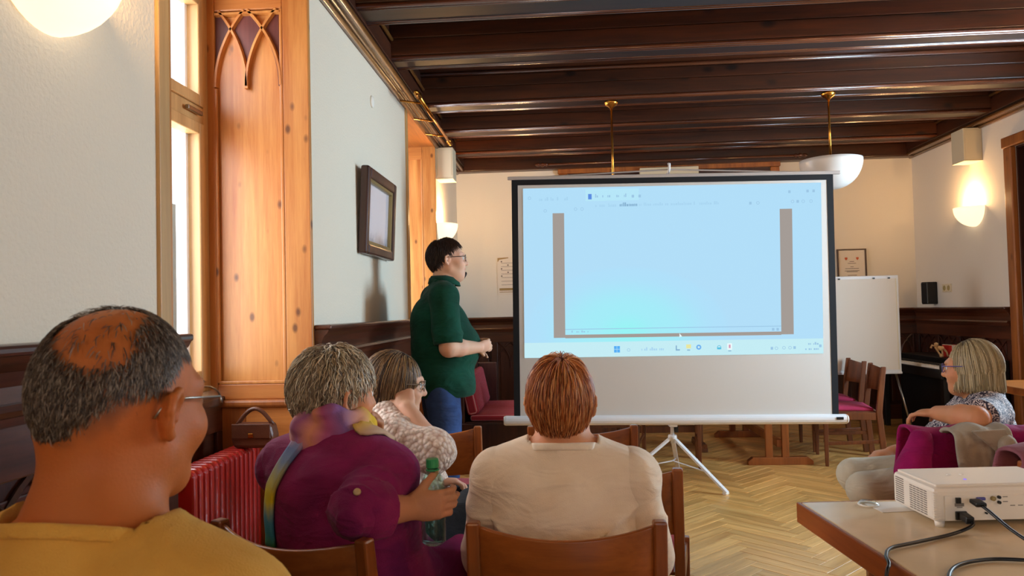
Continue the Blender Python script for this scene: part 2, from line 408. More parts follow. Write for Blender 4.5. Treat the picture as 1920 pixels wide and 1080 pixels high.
for yc, w in ((7.95, .22), (7.0, .26), (6.09, .24), (4.95, .22), (4.12, .26), (3.1, .24), (2.1, .24), (1.1, .24), (0.1, .24), (-0.9, .24), (-1.9, .24)):
    cross_beam(yc, w)
# edge beams along the four walls
def edge_beam_long(x0, x1, inner):
    b = Bx(x0, x1, YF, YB, ZC+0.02, ZT).build('edge_beam', 'ceil_y', ceiling)
    sg = 1 if inner > 0 else -1; xi = x1 if inner > 0 else x0; xw = x0 if inner > 0 else x1
    Bx(min(xi, xi+sg*0.012), max(xi, xi+sg*0.012), YF, YB, ZC+0.05, ZC+0.17).build('face_board', 'ceil_y', b, bev=0.004)
    MB().tube([(xi-sg*0.008, YF, ZC+0.022), (xi-sg*0.008, YB, ZC+0.022)], 0.02, 10).build('bead', 'bead_y', b, smooth=True)
    MB().tube([(xi+sg*0.016, YF, ZC+0.20), (xi+sg*0.016, YB, ZC+0.20)], 0.014, 8).build('bead', 'bead_y', b, smooth=True)
    MB().tube([(xw+sg*0.014, YF, ZC+0.010), (xw+sg*0.014, YB, ZC+0.010)], 0.022, 10).build('bead', 'bead_y', b, smooth=True)
    MB().tube([(xw+sg*0.05, YF, ZC+0.020), (xw+sg*0.05, YB, ZC+0.020)], 0.013, 10).build('bead', 'bead_y', b, smooth=True)
edge_beam_long(XL, EBL, 1); edge_beam_long(EBR, XR, -1)
for (y0, y1, sg) in ((YB-0.12, YB, -1), (YF, YF+0.12, 1)):
    b = Bx(XL, XR, y0, y1, ZC, ZT).build('edge_beam', 'ceil', ceiling)
    yi = y0 if sg < 0 else y1
    Bx(XL, XR, min(yi, yi+sg*0.01), max(yi, yi+sg*0.01), ZC+0.006, ZC+0.145).build('face_board', 'ceil', b, bev=0.004)
    Bx(XL, XR, min(yi, yi+sg*0.01), max(yi, yi+sg*0.01), ZC+0.175, ZT-0.01).build('face_board', 'ceil', b, bev=0.004)
    MB().tube([(XL, yi+sg*0.008, ZC+0.16), (XR, yi+sg*0.008, ZC+0.16)], 0.013, 8).build('bead', 'bead', b, smooth=True)

# ---- niche linings and windows on the left wall
def rib(mb, pts, y, w=0.018, d=0.02):
    "flat strip following pts (x,z) in the plane y, standing d towards the viewer"
    P = [Vector((p[0], 0, p[1])) for p in pts]
    L, R_ = [], []
    for i, p in enumerate(P):
        t = (P[min(i+1, len(P)-1)] - P[max(i-1, 0)]).normalized(); n = Vector((-t.z, 0, t.x))
        L.append(p+n*w/2); R_.append(p-n*w/2)
    vs = []
    for a, b in zip(L, R_):
        vs += [(a.x, y, a.z), (b.x, y, b.z), (a.x*0.75+b.x*0.25, y-d, a.z*0.75+b.z*0.25), (b.x*0.75+a.x*0.25, y-d, b.z*0.75+a.z*0.25)]
    fs = [(0, 1, 3, 2)]; n = len(P)
    for i in range(n-1):
        o = i*4
        fs += [(o, o+2, o+6, o+4), (o+2, o+3, o+7, o+6), (o+3, o+1, o+5, o+7), (o+1, o, o+4, o+5)]
    o = (n-1)*4; fs.append((o, o+2, o+3, o+1))
    mb.add(vs, fs)
def arc(p0, p1, bulge, n=9):
    p0, p1 = Vector((p0[0], p0[1])), Vector((p1[0], p1[1])); d = p1-p0; nrm = Vector((-d.y, d.x))
    return [tuple(p0 + d*t + nrm*bulge*4*t*(1-t)) for t in [i/n for i in range(n+1)]]
def reveal(idx, yw, sg, gothic):
    """panelled lining of a niche side in the plane yw; sg=-1 faces the viewer (-y)"""
    r = struct_empty('trim_%d' % idx)
    def yb(a, b): return (min(yw+sg*a, yw+sg*b), max(yw+sg*a, yw+sg*b))
    x0, x1, xa, xb = XO, XL, -1.665, -1.325
    mat, matx = ('pine', 'pine_x')
    Bx(x0, x1, *yb(0, 0.010), 0.93, ZC+0.02).build('panel', mat, r)
    Bx(x0, xa, *yb(0, 0.032), 0.90, ZC+0.02).build('stile', mat, r, bev=0.005)
    Bx(xb, x1+0.004, *yb(0, 0.032), 0.90, ZC+0.02).build('stile', mat, r, bev=0.005)
    Bx(xa, xb, *yb(0, 0.031), 0.905, 0.98).build('rail', matx, r, bev=0.005)
    Bx(xa, xb, *yb(0, 0.031), 2.80, ZC+0.02).build('rail', matx, r, bev=0.005)
    mo = MB()
    for (a, b) in (((xa+.006, .985), (xa+.006, 2.42)), ((xb-.006, .985), (xb-.006, 2.80)), ((xa+.006, .987), (xb-.006, .987))):
        mo.obox((a[0], yw+sg*0.026, a[1]), (b[0], yw+sg*0.026, b[1]), 0.016, 0.016, (0, 1, 0))
    mo.build('moulding', mat, r, bev=0.004)
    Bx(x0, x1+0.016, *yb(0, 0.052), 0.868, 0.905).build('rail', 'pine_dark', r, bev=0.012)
    # lower part
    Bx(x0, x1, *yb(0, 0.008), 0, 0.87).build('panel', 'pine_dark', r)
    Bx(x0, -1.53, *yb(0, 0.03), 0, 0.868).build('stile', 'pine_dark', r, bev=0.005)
    Bx(-1.27, x1+.004, *yb(0, 0.03), 0, 0.868).build('stile', mat, r, bev=0.005)
    Bx(-1.53, -1.27, *yb(0, 0.029), 0.725, 0.868).build('rail', matx, r, bev=0.005)
    Bx(-1.53, -1.27, *yb(0, 0.029), 0, 0.12).build('rail', matx, r, bev=0.005)
    if gothic:
        Y = yw+sg*0.010
        lx, mx, rx, zs, zt = xa+.004, -1.506, xb-.010, 2.425, 2.80
        def bz(p0, p1, rise):
            return [((1-t)**2*p0[0]+2*t*(1-t)*p0[0]+t*t*p1[0], (1-t)**2*p0[1]+2*t*(1-t)*(p0[1]+rise)+t*t*p1[1]) for t in [i/12 for i in range(13)]]
        specs = [bz((lx, zs), (-1.515, zt), .2), bz((mx, zs), (lx+0.02, zt), .2), bz((mx, zs), (rx-0.02, zt), .2), bz((rx, zs), (-1.497, zt), .2), [(lx, 2.785), (rx, 2.785)]]
        la, ca = specs[0], specs[1]
        kc = min(range(len(la)), key=lambda i: min(abs(la[i][0]-p[0])+abs(la[i][1]-p[1]) for p in ca)); kd = min(range(len(ca)), key=lambda i: abs(ca[i][0]-la[kc][0])+abs(ca[i][1]-la[kc][1]))
        mirror = lambda p: (2*mx-p[0], p[1])
        left = ca[:kd]+la[kc:]; cen = left+[mirror(p) for p in left[::-1]]
        cor = la[:kc]+ca[kd:]+[(xa, zt), (xa, zs)]
        for poly in (cen, cor, [mirror(p) for p in cor]):
            MB().prism(poly, Y-0.006, Y+0.004, 'y').build('shaded_spandrel', 'shaded_spandrel', r)
        for sp in specs:
            q = MB(); rib(q, sp, Y, 0.022, 0.026); q.build('tracery_rib', 'pine', r)
        Bx(mx-0.010, mx+0.010, *yb(0.008, 0.034), zs-0.012, zs+0.03).build('tracery_rib', 'pine', r, bev=0.003)
    return r
def window_left(idx, y0, y1):
    w = struct_empty('window_%d' % idx)
    xf0, xf1 = -1.775, -1.70
    z0, z1, zt0, zt1 = 0.95, 2.90, 2.20, 2.34
    ym = (y0+y1)/2
    f = 'frame_tan'
    Bx(xf0, xf1, y0, y0+0.075, z0, z1).build('jamb', f, w, bev=0.006); Bx(xf0, xf1, y1-0.075, y1, z0, z1).build('jamb', f, w, bev=0.006)
    Bx(xf0, xf1, y0+.075, y1-.075, zt0+0.03, zt1-0.03).build('transom', f, w, bev=0.006)
    Bx(xf0, xf1, y0+.075, y1-.075, z0, z0+0.05).build('frame_rail', f, w, bev=0.006); Bx(xf0, xf1, y0+.075, y1-.075, z1-0.05, z1).build('frame_rail', f, w, bev=0.006)
    for (a, b) in ((y0+.075, ym), (ym, y1-.075)):
        for (za, zb) in ((z0+.05, zt0+.03), (zt1-.03, z1-.05)):
            c = MB()
            for q in ((a, a+.055, za, zb), (b-.055, b, za, zb), (a+.055, b-.055, za, za+.055), (a+.055, b-.055, zb-.055, zb)):
                c.box(-1.765, -1.692, *q)
            c = c.build('casement', f, w, bev=0.006)
            Bx(-1.742, -1.738, a+.05, b-.05, za+.05, zb-.05).build('pane', 'pane', c)
            e = MB()
            for q in ((a+.055, a+.08, za+.055, zb-.055), (b-.08, b-.055, za+.055, zb-.055)):
                e.box(-1.80, -1.75, *q)
            e.build('glazing_bar', 'white_metal', c)
        Bx(-1.690, -1.672, (a+b)/2+.10, (a+b)/2+.24, zt0+.058, zt0+.078).build('latch', 'steel', w, bev=0.004)
    if idx == 2: Bx(-1.93, -1.87, y1-0.10, y1-0.02, 0.95, 1.86).build('outer_shutter', 'shutter', w, bev=0.004)
    # ledge and panelling below
    Bx(XO, -1.63, y0, y1, 0.885, 0.925).build('ledge', 'dark_y', w, bev=0.008)
    Bx(XO, -1.665, y0, y1, 0, 0.885).build('apron_panel', 'dark_y', w)
    Bx(-1.665, -1.645, y0, y1, 0.76, 0.885).build('apron_rail', 'dark_y', w, bev=0.004)
    Bx(-1.665, -1.645, y0, y1, 0.0, 0.12).build('apron_rail', 'dark_y', w, bev=0.004)
    n = 4
    for k in range(n+1):
        yy = y0 + (y1-y0-0.08)*k/n
        Bx(-1.665, -1.645, yy, yy+0.08, 0.12, 0.76).build('apron_stile', 'dark', w, bev=0.004)
    Bx(XO, XL, y0, y1, ZC+0.0, ZC+0.03).build('soffit_panel', 'pine_y', w)
    # near/far corner edging on the room side
    Bx(XL-0.02, XL+0.012, y0-0.055, y0+0.006, 1.26, ZC+.02).build('edging', 'frame_tan', w, bev=0.004)
    return w
for i, (a, b) in enumerate(NI):
    reveal(1+2*i, b, -1, True if i == 1 else False)
    reveal(2+2*i, a, 1, False)
    window_left(i+1, a, b)
# windows of the right and front walls: unseen, added to carry the cool fill light
def added_window(idx, axis, p, a, b, z0, z1):
    w = struct_empty('window_%d' % idx); d = 0.07
    def bb(u0, u1, za, zb, t0, t1):
        return Bx(p+t0, p+t1, u0, u1, za, zb) if axis == 'x' else Bx(u0, u1, p+t0, p+t1, za, zb)
    for q in ((a, a+d, z0, z1), (b-d, b, z0, z1), ((a+b)/2-d/2, (a+b)/2+d/2, z0+d, z1-d), (a+d, b-d, z0, z0+d), (a+d, b-d, z1-d, z1), (a+d, b-d, 2.1, 2.16)):
        bb(*q, 0, 0.06).build('frame_bar', 'frame_tan', w, bev=0.004)
    bb(a+d, b-d, z0+d, z1-d, 0.028, 0.032).build('pane', 'pane', w)
added_window(4, 'x', XR+0.12, -1.3, 0.1, 0.9, 2.75); added_window(5, 'x', XR+0.12, 4.0, 5.4, 0.9, 2.75)
added_window(6, 'y', YF-0.2, 0.3, 2.5, 0.9, 2.6)

# ---- wainscot
def wainscot(idx, P0, P1, out, ztop=1.255, mats=('dark', 'dark_x'), bright=False, arches=True):
    """panelling along a wall from P0 to P1 (x,y); out = unit vector into the room"""
    w = struct_empty('trim_%d' % idx)
    P0, P1 = Vector(P0), Vector(P1); L = (P1-P0).length; t = (P1-P0)/L; o = Vector(out)
    al = 'x' if abs(t.x) > 0.5 else 'y'
    rail = 'dark_x' if al == 'x' else 'dark_y'
    def blk(name, a, b, d0, d1, z0, z1, mat, bev=0.0, par=None):
        c = [P0+t*a+o*d0, P0+t*b+o*d1]
        return Bx(min(c[0].x, c[1].x), max(c[0].x, c[1].x), min(c[0].y, c[1].y), max(c[0].y, c[1].y), z0, z1).build(name, mat, par or w, bev=bev)
    blk('cap_rail', 0, L, 0, 0.085, ztop-0.024, ztop, rail, 0.008)
    c = MB(); prof = [(0.0, -0.024), (0.075, -0.024), (0.066, -0.04), (0.048, -0.058), (0.036, -0.09), (0.0, -0.09)]
    def sweep(prof, name, mat):
        q = MB(); n = len(prof)
        for a in (0, L):
            for (d, h) in prof:
                p = P0+t*a+o*d; q.v.append((p.x, p.y, ztop+h))
        q.f = [tuple(range(n)), tuple(range(2*n-1, n-1, -1))] + [(i, (i+1) % n, (i+1) % n+n, i+n) for i in range(n)]
        q.build(name, mat, w)
    sweep(prof, 'cove', rail)
    blk('frieze', 0, L, 0, 0.034, ztop-0.125, ztop-0.09, rail)
    sweep([(0, -0.125), (0.06, -0.125), (0.066, -0.138), (0.06, -0.15), (0.045, -0.155), (0.042, -0.172), (0, -0.175)], 'moulding', rail)
    blk('backing', 0, L, 0, 0.012, 0, ztop-0.17, mats[0])
    blk('rail', 0, L, 0.012, 0.032, ztop-0.29, ztop-0.172, rail, 0.004)
    blk('rail', 0, L, 0.012, 0.032, 0.0, 0.16, rail, 0.004)
    n = max(1, round(L/0.42)); sw = 0.075
    for k in range(n+1):
        a = (L-sw)*k/n
        blk('stile', a, a+sw, 0.012, 0.031, 0.16, ztop-0.29, mats[0], 0.004)
    for k in range(n):
        a, b = (L-sw)*k/n+sw, (L-sw)*(k+1)/n
        pan = blk('panel', a+0.03, b-0.03, 0.012, 0.02, 0.20, ztop-0.33, mats[0], 0.006)
        if arches:
            zt = ztop-0.292; zs = zt-0.30; mid = (a+b)/2; q = MB()
            for sp in (arc((a, zs), (mid, zt), 0.14), arc((mid, zs), (a, zt), -0.14), arc((mid, zs), (b, zt), 0.14), arc((b, zs), (mid, zt), -0.14)):
                pp = [P0+t*s+o*0.022 for s, z in sp]
                q.tube([(p.x, p.y, z) for p, (s, z) in zip(pp, sp)], 0.009, 5)
            q.build('tracery', mats[0], pan)
    return w
wainscot(11, (XL, YF), (XL, -1.60), (1, 0)); wainscot(12, (XL, -0.20), (XL, 2.20), (1, 0)); wainscot(13, (XL, 3.54), (XL, 5.83), (1, 0))
wainscot(14, (XL, 7.19), (XL, YB), (1, 0))
wainscot(15, (XL, YB), (-0.02, YB), (0, -1), 1.235); wainscot(16, (2.50, YB), (XR, YB), (0, -1), 1.235)
wainscot(17, (XR, 6.86), (XR, YB), (-1, 0), 1.235); wainscot(18, (XR, 0.3), (XR, 3.9), (-1, 0), 1.235)

# ---- doors
def door_casing(d, axis, p, a, b, z, sg, w=0.15):
    def bb(u0, u1, z0, z1, t):
        lo, hi = (p-t, p) if sg < 0 else (p, p+t)
        return Bx(lo, hi, u0, u1, z0, z1) if axis == 'x' else Bx(u0, u1, lo, hi, z0, z1)
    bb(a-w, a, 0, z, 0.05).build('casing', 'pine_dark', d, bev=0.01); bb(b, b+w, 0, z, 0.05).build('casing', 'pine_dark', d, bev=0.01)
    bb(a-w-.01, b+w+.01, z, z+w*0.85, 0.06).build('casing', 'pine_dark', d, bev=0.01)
d1 = struct_empty('door_1')
door_casing(d1, 'x', XR, DY0, DY1, DZ, -1, 0.11)
MB().box(XR, XR+0.3, DY0, DY0+0.02, 0, DZ).box(XR, XR+0.3, DY1-0.02, DY1, 0, DZ).box(XR, XR+0.3, DY0, DY1, DZ-0.02, DZ).build('jamb', 'dark', d1)
leaf = Bx(XR+0.16, XR+0.20, DY0+.02, DY1-.02, 0.01, DZ-.02).build('door_leaf', 'dark', d1)
for (za, zb) in ((0.15, 0.9), (1.05, 1.75), (1.9, 2.5)):
    for (ya, yb_) in ((DY0+.10, DY0+.45), (DY0+.53, DY1-.10)):
        Bx(XR+0.145, XR+0.162, ya, yb_, za, zb).build('panel', 'dark', leaf, bev=0.012)
MB().tube([(XR+.16, DY0+.1, 1.05), (XR+.11, DY0+.1, 1.05), (XR+.11, DY0+.2, 1.05)], 0.009, 8).build('handle', 'brass', leaf, smooth=True)
d2 = struct_empty('door_2')
DX0, DX1, D2Z = 0.10, 2.40, 2.87
door_casing(d2, 'y', YB, DX0, DX1, D2Z, -1, 0.10)
for k in range(2):
    xa = DX0 + k*(DX1-DX0)/2
    lf = Bx(xa+.01, xa+(DX1-DX0)/2-.01, YB-0.03, YB-0.005, 0.01, D2Z).build('door_leaf', 'dark', d2)
    for (za, zb) in ((0.15, 0.9), (1.05, 1.75), (1.9, 2.6)):
        for j in range(2):
            Bx(xa+.10+j*.53, xa+.54+j*.53, YB-.042, YB-.028, za, zb).build('panel', 'dark', lf, bev=0.01)
    MB().tube([(xa+(1.05 if k == 0 else .10), YB-.03, 1.05), (xa+(1.05 if k == 0 else .10), YB-.08, 1.05), (xa+(.95 if k == 0 else .2), YB-.08, 1.05)], 0.009, 8).build('handle', 'brass', lf, smooth=True)
# ================================================================ FIXTURES AND FURNITURE
# ---- radiator in the window niche
rd = thing('radiator', 'red ribbed column radiator in the window niche below the gothic panel', 'radiator', (-1.505, 2.83, 0))
sec = MB()
def col_section():
    q = MB()
    pr = [(-0.060, 0.10), (-0.045, 0.085), (0.045, 0.085), (0.060, 0.10), (0.060, 0.685), (0.045, 0.705), (-0.045, 0.705), (-0.060, 0.685)]
    q.prism(pr, -0.0175, 0.0175, 'y'); return q
s0 = col_section().build('section', 'radiator', rd, bev=0.011); s0.location = (0, 0.0235, 0)
for k in range(1, 14):
    c = s0.copy(); COL.objects.link(c); c.parent = rd; c.location = (0, 0.0235+k*0.047, 0)
MB().tube([(0, 0, 0.13), (0, 0.66, 0.13)], 0.02, 10).build('pipe', 'radiator', rd, smooth=True)
MB().tube([(0, 0, 0.65), (0, 0.66, 0.65)], 0.02, 10).build('pipe', 'radiator', rd, smooth=True)
for yy in (0.07, 0.58): Bx(-0.02, 0.02, yy-0.015, yy+0.015, 0, 0.10).build('foot', 'radiator', rd, bev=0.004)
MB().tube([(0, 0.66, 0.65), (0, 0.69, 0.65), (0, 0.69, 0.70)], 0.015, 8).build('valve', 'steel', rd, smooth=True)

# ---- brown leather bag on the radiator
M['leather'] = plain('brown_leather', '#5b3320', 0.42, bump=0.2, bscale=120, var=0.25)
bag = thing('shoulder_bag', 'small brown leather bag standing on the far end of the radiator', 'bag', (-1.42, 3.36, 0.705))
q = MB(); prof = [(-0.085, 0.0), (0.085, 0.0), (0.10, 0.05), (0.085, 0.11), (-0.085, 0.11), (-0.10, 0.05)]
q.prism(prof, -0.045, 0.045, 'y'); q.build('body', 'leather', bag, bev=0.015)
Bx(-0.09, 0.09, -0.052, -0.045, 0.045, 0.112).build('flap', 'leather', bag, bev=0.01)
MB().tube([(-0.085+0.17*i/12, 0.0, 0.10+0.075*math.sin(PI*i/12)) for i in range(13)], 0.010, 8).build('handle', 'leather', bag, smooth=True)
Bx(-0.012, 0.012, -0.056, -0.050, 0.05, 0.07).build('clasp', 'brass', bag, bev=0.002)

# ---- wall sconces
def sconce(loc, ang, label, watts, big=1.0):
    t = thing('wall_sconce', label, 'lamp', loc, ang, 'half bowl wall lamps')
    prof = []
    for i in range(11):
        a = PI/2*i/10
        prof.append((0.178*big*math.sin(a)+0.001, -0.185*big*math.cos(a)))
    prof += [(0.170*big, 0.0)] + [(0.170*big*math.sin(PI/2*i/10)+0.001, -0.177*big*math.cos(PI/2*i/10)) for i in range(9, -1, -1)]
    MB().lathe(prof, 20, (0, 0, 0), -PI/2, PI/2).build('bowl', 'opal_lit', t, smooth=True)
    Bx(0, 0.012, -0.06, 0.06, -0.15, -0.02).build('back_plate', 'brass', t, bev=0.003)
    MB().lathe([(0.001, -0.06), (0.02, -0.055), (0.028, -0.02), (0.02, 0.0), (0.001, 0.005)], 12, (0.07, 0, -0.03)).build('bulb', 'opal_lit', t, smooth=True)
    a = ang; lp = (loc[0]+0.09*math.cos(a), loc[1]+0.09*math.sin(a), loc[2]+0.06)
    lamp(lp, watts)
    return t
sconce((XL, 1.66, 2.165), 0, 'lit half-bowl wall lamp on the near left wall above the balding man', 15)
sconce((XL, 7.40, 2.185), 0, 'lit half-bowl wall lamp behind the head of the man in green', 30)
sconce((XR, 7.42, 2.19), PI, 'lit half-bowl wall lamp on the right wall beside the dark doorway', 17)
sconce((XR, 3.55, 2.19), PI, 'unseen half-bowl wall lamp added for warm light on the right wall near the projector table', 60)  # this and the next two sconces are unseen, added as warm fill
sconce((XR, 0.6, 2.19), PI, 'half-bowl wall lamp added as warm fill on the right wall behind the viewer', 80)
sconce((XL, -2.3, 2.19), 0, 'half-bowl wall lamp added as warm fill on the left wall behind the viewer', 80)
# ---- cream boxes under the cornice
def wallbox(x0, x1, y0, y1, label):
    t = thing('wall_box', label, 'box', ((x0+x1)/2, (y0+y1)/2, 2.62), 0, 'cream boxes under the cornice')
    w, d = (x1-x0)/2, (y1-y0)/2
    Bx(-w, w, -d, d, 0.0, 0.30).build('housing', 'cream', t, bev=0.006)
    Bx(-w+.015, w-.015, -d-.004, -d, 0.02, 0.28).build('front_cover', 'cream', t, bev=0.002)
    Bx(-w, w, -d, d, -0.012, 0).build('base_board', 'cream', t, bev=0.003)
wallbox(XL, XL+0.17, 7.22, 7.44, 'cream box under the cornice above the left rear lamp')
wallbox(XR-0.17, XR, 7.24, 7.46, 'cream box under the cornice above the right rear lamp')

# ---- pendant lamps
def pendant(x, y, zb, label):
    t = thing('pendant_lamp', label, 'lamp', (x, y, ZB), 0, 'white bowl pendants on brass rods')
    MB().lathe([(0.001, 0.0), (0.055, 0.0), (0.058, -0.012), (0.045, -0.030), (0.02, -0.045), (0.010, -0.06), (0.001, -0.06)], 20).build('canopy', 'brass', t, smooth=True)
    MB().tube([(0, 0, -0.05), (0, 0, zb-ZB+0.0)], 0.009, 10).build('rod', 'brass', t, smooth=True)
    MB().lathe([(0.001, zb-ZB+.03), (0.016, zb-ZB+0.03), (0.018, zb-ZB-0.01), (0.001, zb-ZB-0.02)], 12).build('collar', 'brass', t, smooth=True)
    prof = [(0.235*math.sin(PI/2*i/14)**0.9+0.001, zb-ZB-0.235*math.cos(PI/2*i/14)) for i in range(15)]
    inner = [(max(0.001, r-0.008), z+0.008*(1 if i < 13 else 0)) for i, (r, z) in enumerate(prof)][::-1]
    MB().lathe(prof+inner, 32).build('bowl', 'opal', t, smooth=True)
    q = MB()
    for k in range(3):
        a = 2*PI*k/3; q.tube([(0, 0, zb-ZB-0.01), (0.225*math.cos(a), 0.225*math.sin(a), zb-ZB-0.012)], 0.004, 6)
    q.build('spider', 'brass', t)
pendant(2.16, 6.06, 2.44, 'white bowl pendant on a brass rod right of the projection screen')
pendant(0.44, 6.06, 2.16, 'brass pendant rod coming down behind the top edge of the projection screen')

# ---- curtain rods
def rod(p, q, label, brk, mt='brass'):
    p, q = Vector(p), Vector(q); t = thing('curtain_rod', label, 'rod', p)
    d = q-p; n = d.normalized()
    MB().tube([(0, 0, 0), tuple(d)], 0.014, 10).build('tube', mt, t, smooth=True)
    for e, s in ((Vector((0, 0, 0)), -1), (d, 1)):
        q2 = MB(); c = [e+n*s*k for k in (0.0, 0.02, 0.03, 0.06, 0.09, 0.10, 0.12, 0.14, 0.15)]
        q2.tube([tuple(v) for v in c], [0.016, 0.024, 0.012, 0.028, 0.012, 0.022, 0.022, 0.012, 0.003], 10)
        q2.build('finial', mt, t, smooth=True)
    for f in (0.12, 0.5, 0.88):
        a = d*f; MB().tube([tuple(a), tuple(a+Vector(brk))], 0.008, 8).build('bracket', mt, t, smooth=True)
rod((-1.00, 5.35, 2.875), (-1.00, 6.75, 2.875), 'brass curtain rod along the left wall under the ceiling beams', (-0.18, 0, 0.03))
rod((-0.12, 8.45, 2.955), (2.62, 8.45, 2.955), 'thin dark curtain rod across the rear wall above the screen', (0, 0.10, 0.02), 'bead')

# ---- white board panel above the screen (on the dark rear door)
t = thing('white_panel', 'white panel box fixed over the dark rear door just above the screen', 'panel', (1.25, 8.575, 2.63))
Bx(-0.33, 0.33, -0.06, 0.01, 0, 0.26).build('housing', 'cream', t, bev=0.006)
MB().tube([(-0.31, -0.03, -0.015), (0.31, -0.03, -0.015)], 0.018, 10).build('roller', 'white_plastic', t, smooth=True)

# ---- round blank cover on the left wall
tag(MB().lathe([(0.001, 0.012), (0.035, 0.010), (0.04, 0.0), (0.001, 0.0)], 20, (XL, 4.74, 2.68), axis='x').build('blank_cover', 'plaster_white', None, smooth=True),
    'round white blanking cover high on the left wall above the framed picture', 'cover')

# ---- framed picture on the left wall
M['gold'] = plain('gilt_frame_edge', '#a08a5a', 0.35, metal=0.6)
def art_mat():
    m, t, b = nt('faded_drawing'); tc = N(t, 'ShaderNodeTexCoord')
    n = N(t, 'ShaderNodeTexNoise', i_Scale=16.0, i_Detail=5.0); t.links.new(tc.outputs['Object'], n.inputs['Vector'])
    sx = N(t, 'ShaderNodeSeparateXYZ'); t.links.new(tc.outputs['Object'], sx.inputs[0])
    mr = N(t, 'ShaderNodeMapRange'); t.links.new(sx.outputs['Z'], mr.inputs[0]); mr.inputs[1].default_value = 0.25; mr.inputs[2].default_value = 0.08
    mm = N(t, 'ShaderNodeMath', operation='MULTIPLY'); t.links.new(n.outputs['Fac'], mm.inputs[0]); t.links.new(mr.outputs[0], mm.inputs[1])
    r = ramp(t, mm.outputs[0], [(0.25, rgb('#e6e0e8')), (0.6, rgb('#9a96a2'))]); t.links.new(r.outputs[0], b.inputs['Base Color'])
    b.inputs['Roughness'].default_value = 0.6; return m
M['art'] = art_mat()
pf = thing('framed_picture', 'pale drawing in a thick dark frame on the left wall', 'picture', (XL, 4.705, 1.665)); pf.rotation_euler = (0, math.radians(3), 0)
hw, hh = 0.375, 0.525
for nm, (ya, yb_, za, zb) in (('frame_bar', (-hw, -hw+.065, 0, hh)), ('frame_bar', (hw-.065, hw, 0, hh)), ('frame_bar', (-hw+.065, hw-.065, 0, .065)), ('frame_bar', (-hw+.065, hw-.065, hh-.065, hh))):
    Bx(0.004, 0.055, ya, yb_, za, zb).build(nm, 'dark', pf, bev=0.012)
q = MB()
for (ya, yb_, za, zb) in ((-hw+.06, -hw+.085, .06, hh-.06), (hw-.085, hw-.06, .06, hh-.06), (-hw+.085, hw-.085, .06, .085), (-hw+.085, hw-.085, hh-.085, hh-.06)): q.box(0.02, 0.043, ya, yb_, za, zb)
q.build('inner_slip', 'gold', pf, bev=0.004)
Bx(0.004, 0.02, -hw+.08, hw-.08, .08, hh-.08).build('drawing', 'art', pf)
Bx(0.024, 0.026, -hw+.08, hw-.08, .08, hh-.08).build('glass', 'pane', pf)

# ---- certificate, notice sheet, speaker, switch on the rear and right walls
ct = thing('certificate', 'framed certificate with two small red crests on the rear wall above the flip chart', 'certificate', (3.27, YB, 1.46))
for a in ((-.16, -.145, 0, .45), (.145, .16, 0, .45), (-.145, .145, 0, .015), (-.145, .145, .435, .45)): Bx(a[0], a[1], -.022, 0, a[2], a[3]).build('frame_bar', 'dark', ct, bev=0.002)
Bx(-.145, .145, -.010, -.002, .015, .435).build('sheet', 'paper', ct)
for x in (-.062, .062):
    MB().prism([(x-.014, .355), (x+.014, .355), (x+.014, .338), (x, .322), (x-.014, .338)], -.012, -.010, 'y').build('crest', 'ink_red', ct)
for (z, w) in ((.305, .05), (.285, .09), (.245, .035), (.225, .15), (.2, .16), (.19, .12), (.15, .1)):
    Bx(-w/2, w/2, -.0112, -.010, z, z+.006).build('text_line', 'ink', ct)
ns = thing('notice_sheet', 'yellowed song sheet with printed lines pinned to the rear wall beside the screen', 'notice', (-0.55, YB, 1.49))
Bx(-.19, .19, -.008, 0, 0, .44).build('sheet', 'paper', ns)
M['ochre'] = plain('ochre_print', '#a98a58', 0.8)
Bx(-.17, .17, -.0095, -.008, .05, .078).build('band', 'ochre', ns); Bx(-.17, .17, -.0095, -.008, .03, .037).build('band', 'ochre', ns)
MB().prism([(-.185, .43), (-.06, .435), (-.06, .425), (-.165, .41), (-.185, .38)], -.0095, -.008, 'y').build('corner_ornament', 'ochre', ns)
for k in range(7):
    z = .115 + k*.042; Bx(-.145, .15, -.0092, -.008, z, z+.004).build('text_line', 'ink', ns)
    if k > 1: MB().lathe([(0.001, -.0095), (.009, -.0095), (.009, -.008)], 10, (-.14+(k % 2)*.075, 0, z+.02), axis='y').build('note_mark', 'ink', ns)
sp = thing('wall_speaker', 'small black loudspeaker on the right wall above the wainscot corner', 'speaker', (3.90, 8.22, 1.27), math.radians(14))
MB().prism([(-.06, -.045), (.06, -.05), (.06, .05), (-.06, .045)], 0, .235, 'z').build('cabinet', 'black', sp, bev=0.008)
Bx(-.066, -.060, -.038, .038, .012, .222).build('grille', 'black_cloth', sp, bev=0.003)
MB().tube([(.06, 0, .12), (.085, 0, .12)], 0.02, 10).build('bracket', 'black', sp)
sw = thing('wall_socket', 'cream double wall socket on the right wall beside the black loudspeaker', 'socket', (XR, 7.98, 1.39))
Bx(-.012, 0, -.085, .085, 0, .085).build('plate', 'cream', sw, bev=0.003)
M['khaki'] = plain('aged_cream', '#b3a06a', 0.5)
for yy in (-.042, .042): MB().lathe([(.001, -.014), (.026, -.014), (.028, -.012)], 14, (0, yy, .0425), axis='x').build('outlet', 'khaki', sw)

